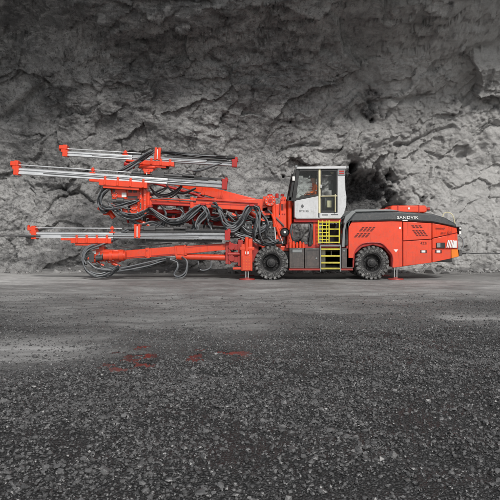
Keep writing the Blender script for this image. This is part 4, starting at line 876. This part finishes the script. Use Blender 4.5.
# ================================================================== OPERATOR in the cab
def operator():
    Y = .76; J = {}
    def at(u, v, dy=0): return P(u, v, Y) + Vector((0, dy, 0))
    V = []; E = []; Rd = []
    def vert(p, r, parent=None):
        V.append(tuple(p)); Rd.append(r)
        if parent is not None: E.append((parent, len(V)-1))
        return len(V)-1
    pel = vert(at(315.2,196.4), .145); sp = vert(at(315.0,192.0), .135, pel); chst = vert(at(314.4,187.0), .15, sp); nk = vert(at(314.0,183.4), .06, chst)
    jaw = vert(at(313.6,181.2), .075, nk); hd = vert(at(313.4,178.6), .098, jaw); vert(at(313.5,176.6), .07, hd)
    nose = vert(at(310.6,179.6), .016, hd)
    for s in (-1, 1):
        sh = vert(at(314.4,186.0,.19*s), .068, chst); el = vert(at(312.8,193.0,.27*s), .05, sh); wr = vert(at(308.8,193.4,.30*s), .034, el); pm = vert(at(307.2,193.0,.30*s), .036, wr)
        for i in range(4):
            k = vert(at(306.0,193.0 + .2*i,(.33-.022*i)*s), .010, pm); k2 = vert(at(305.0-.2*(i in (1,2)),193.8+.2*i,(.33-.022*i)*s), .009, k); vert(at(305.3,194.7+.1*i,(.325-.022*i)*s), .008, k2)
        th = vert(at(307.0,192.3,.265*s), .011, pm); vert(at(305.9,192.4,.26*s), .009, th)
        hp = vert(at(314.4,197.0,.10*s), .095, pel); kn = vert(at(303.8,196.4,.13*s), .068, hp); an = vert(at(303.0,207.4,.12*s), .045, kn); vert(at(299.8,208.9,.13*s), .04, an)
    me = bpy.data.meshes.new('person'); me.from_pydata(V, E, []); o = bpy.data.objects.new('person', me); COL.objects.link(o)
    sk = o.modifiers.new('Skin', 'SKIN'); sk.use_smooth_shade = True
    ss = o.modifiers.new('Sub', 'SUBSURF'); ss.levels = ss.render_levels = 2
    if not me.skin_vertices: bpy.context.view_layer.objects.active = o; me.skin_vertices.new() if hasattr(me.skin_vertices, 'new') else None
    lay = me.skin_vertices[0].data
    for i, r in enumerate(Rd): lay[i].radius = (r, r); lay[i].use_root = (i == 0)
    bpy.context.view_layer.update()
    ev = bpy.data.meshes.new_from_object(o.evaluated_get(bpy.context.evaluated_depsgraph_get())); o.modifiers.clear(); o.data = ev
    ev.materials.clear()
    for k in ('hivis', 'skin', 'trousers'): ev.materials.append(M[k])
    zn, zw, xh = at(0,183.6).z, at(0,195.6).z, at(308.6,0).x
    for p in ev.polygons:
        c = p.center
        p.material_index = 1 if (c.z > zn or (c.x < xh and abs(c.y - Y) > .2 and c.z > at(0,196).z)) else (2 if c.z < zw else 0)
    base = Vector((at(314,0).x, Y, at(0,209.8).z)); ev.transform(Matrix.Translation(-base)); o.location = base; ORIG[o] = base
    o['label'] = 'operator in orange jacket and dark helmet seated inside the glazed cab'; o['category'] = 'person'
    hm = MB(); c = at(313.6,177.8); n = 20
    prof = [(.128,-.02),(.122,.03),(.10,.085),(.06,.118),(.01,.128)]
    vs = [c + Vector((r*1.1*math.cos(2*math.pi*i/n), r*math.sin(2*math.pi*i/n), z)) for r, z in prof for i in range(n)]
    hm.add(vs, [(a*n+i, a*n+(i+1) % n, (a+1)*n+(i+1) % n, (a+1)*n+i) for a in range(4) for i in range(n)] + [tuple(range(4*n, 5*n))])
    hm.box(c + Vector((-.2,-.07,-.03)), c + Vector((-.11,.07,-.015))); hm.build('helmet', M['black'], o, .004)
    vb = MB(); a = at(314.4,189.4)
    for dz in (-.05, .08): vb.tube([a + Vector((.17*math.cos(t), .165*math.sin(t), dz)) for t in np.linspace(0, 2*math.pi, 20)], .016, 6, False)
    vb.build('reflective_band', M['white'], o)
operator()

# ================================================================== light, sky, camera
SUN_EL, SUN_AZ = 37.0, 16.0                             # azimuth from straight behind the lens, towards the right
d = Vector((-math.sin(R(SUN_AZ))*math.cos(R(SUN_EL)), math.cos(R(SUN_AZ))*math.cos(R(SUN_EL)), -math.sin(R(SUN_EL))))
sd = bpy.data.lights.new('sun', 'SUN'); sd.energy = 1.5; sd.angle = R(10); sd.color = (1.0, .965, .92)
so = bpy.data.objects.new('sun', sd); so.rotation_euler = d.to_track_quat('-Z', 'Y').to_euler(); so.location = (6, -30, 20); COL.objects.link(so)
w = bpy.data.worlds.new('World'); scene.world = w; w.use_nodes = True; nt = w.node_tree
sky = nt.nodes.new('ShaderNodeTexSky'); sky.sky_type = 'NISHITA'; sky.sun_disc = False; sky.sun_elevation = R(SUN_EL); sky.sun_rotation = math.atan2(-d.x, -d.y)
hs = nt.nodes.new('ShaderNodeHueSaturation'); hs.inputs['Saturation'].default_value = 0.22
nt.links.new(sky.outputs[0], hs.inputs['Color']); nt.links.new(hs.outputs[0], nt.nodes['Background'].inputs[0]); nt.nodes['Background'].inputs[1].default_value = 0.05
cd = bpy.data.cameras.new('camera'); cam = bpy.data.objects.new('camera', cd); COL.objects.link(cam); scene.camera = cam
cam.location = (0, -D, HC); cam.rotation_euler = (R(90), 0, 0); cd.sensor_width = 36; cd.lens = 36 * D / (500*S); cd.shift_y = -(250 - VH)/500; cd.clip_end = 500
vs = scene.view_settings; vs.view_transform = 'Standard'; vs.look = 'None'; vs.gamma = 1; vs.use_curve_mapping = False; vs.exposure = 1.05
scene.cycles.max_bounces = 6
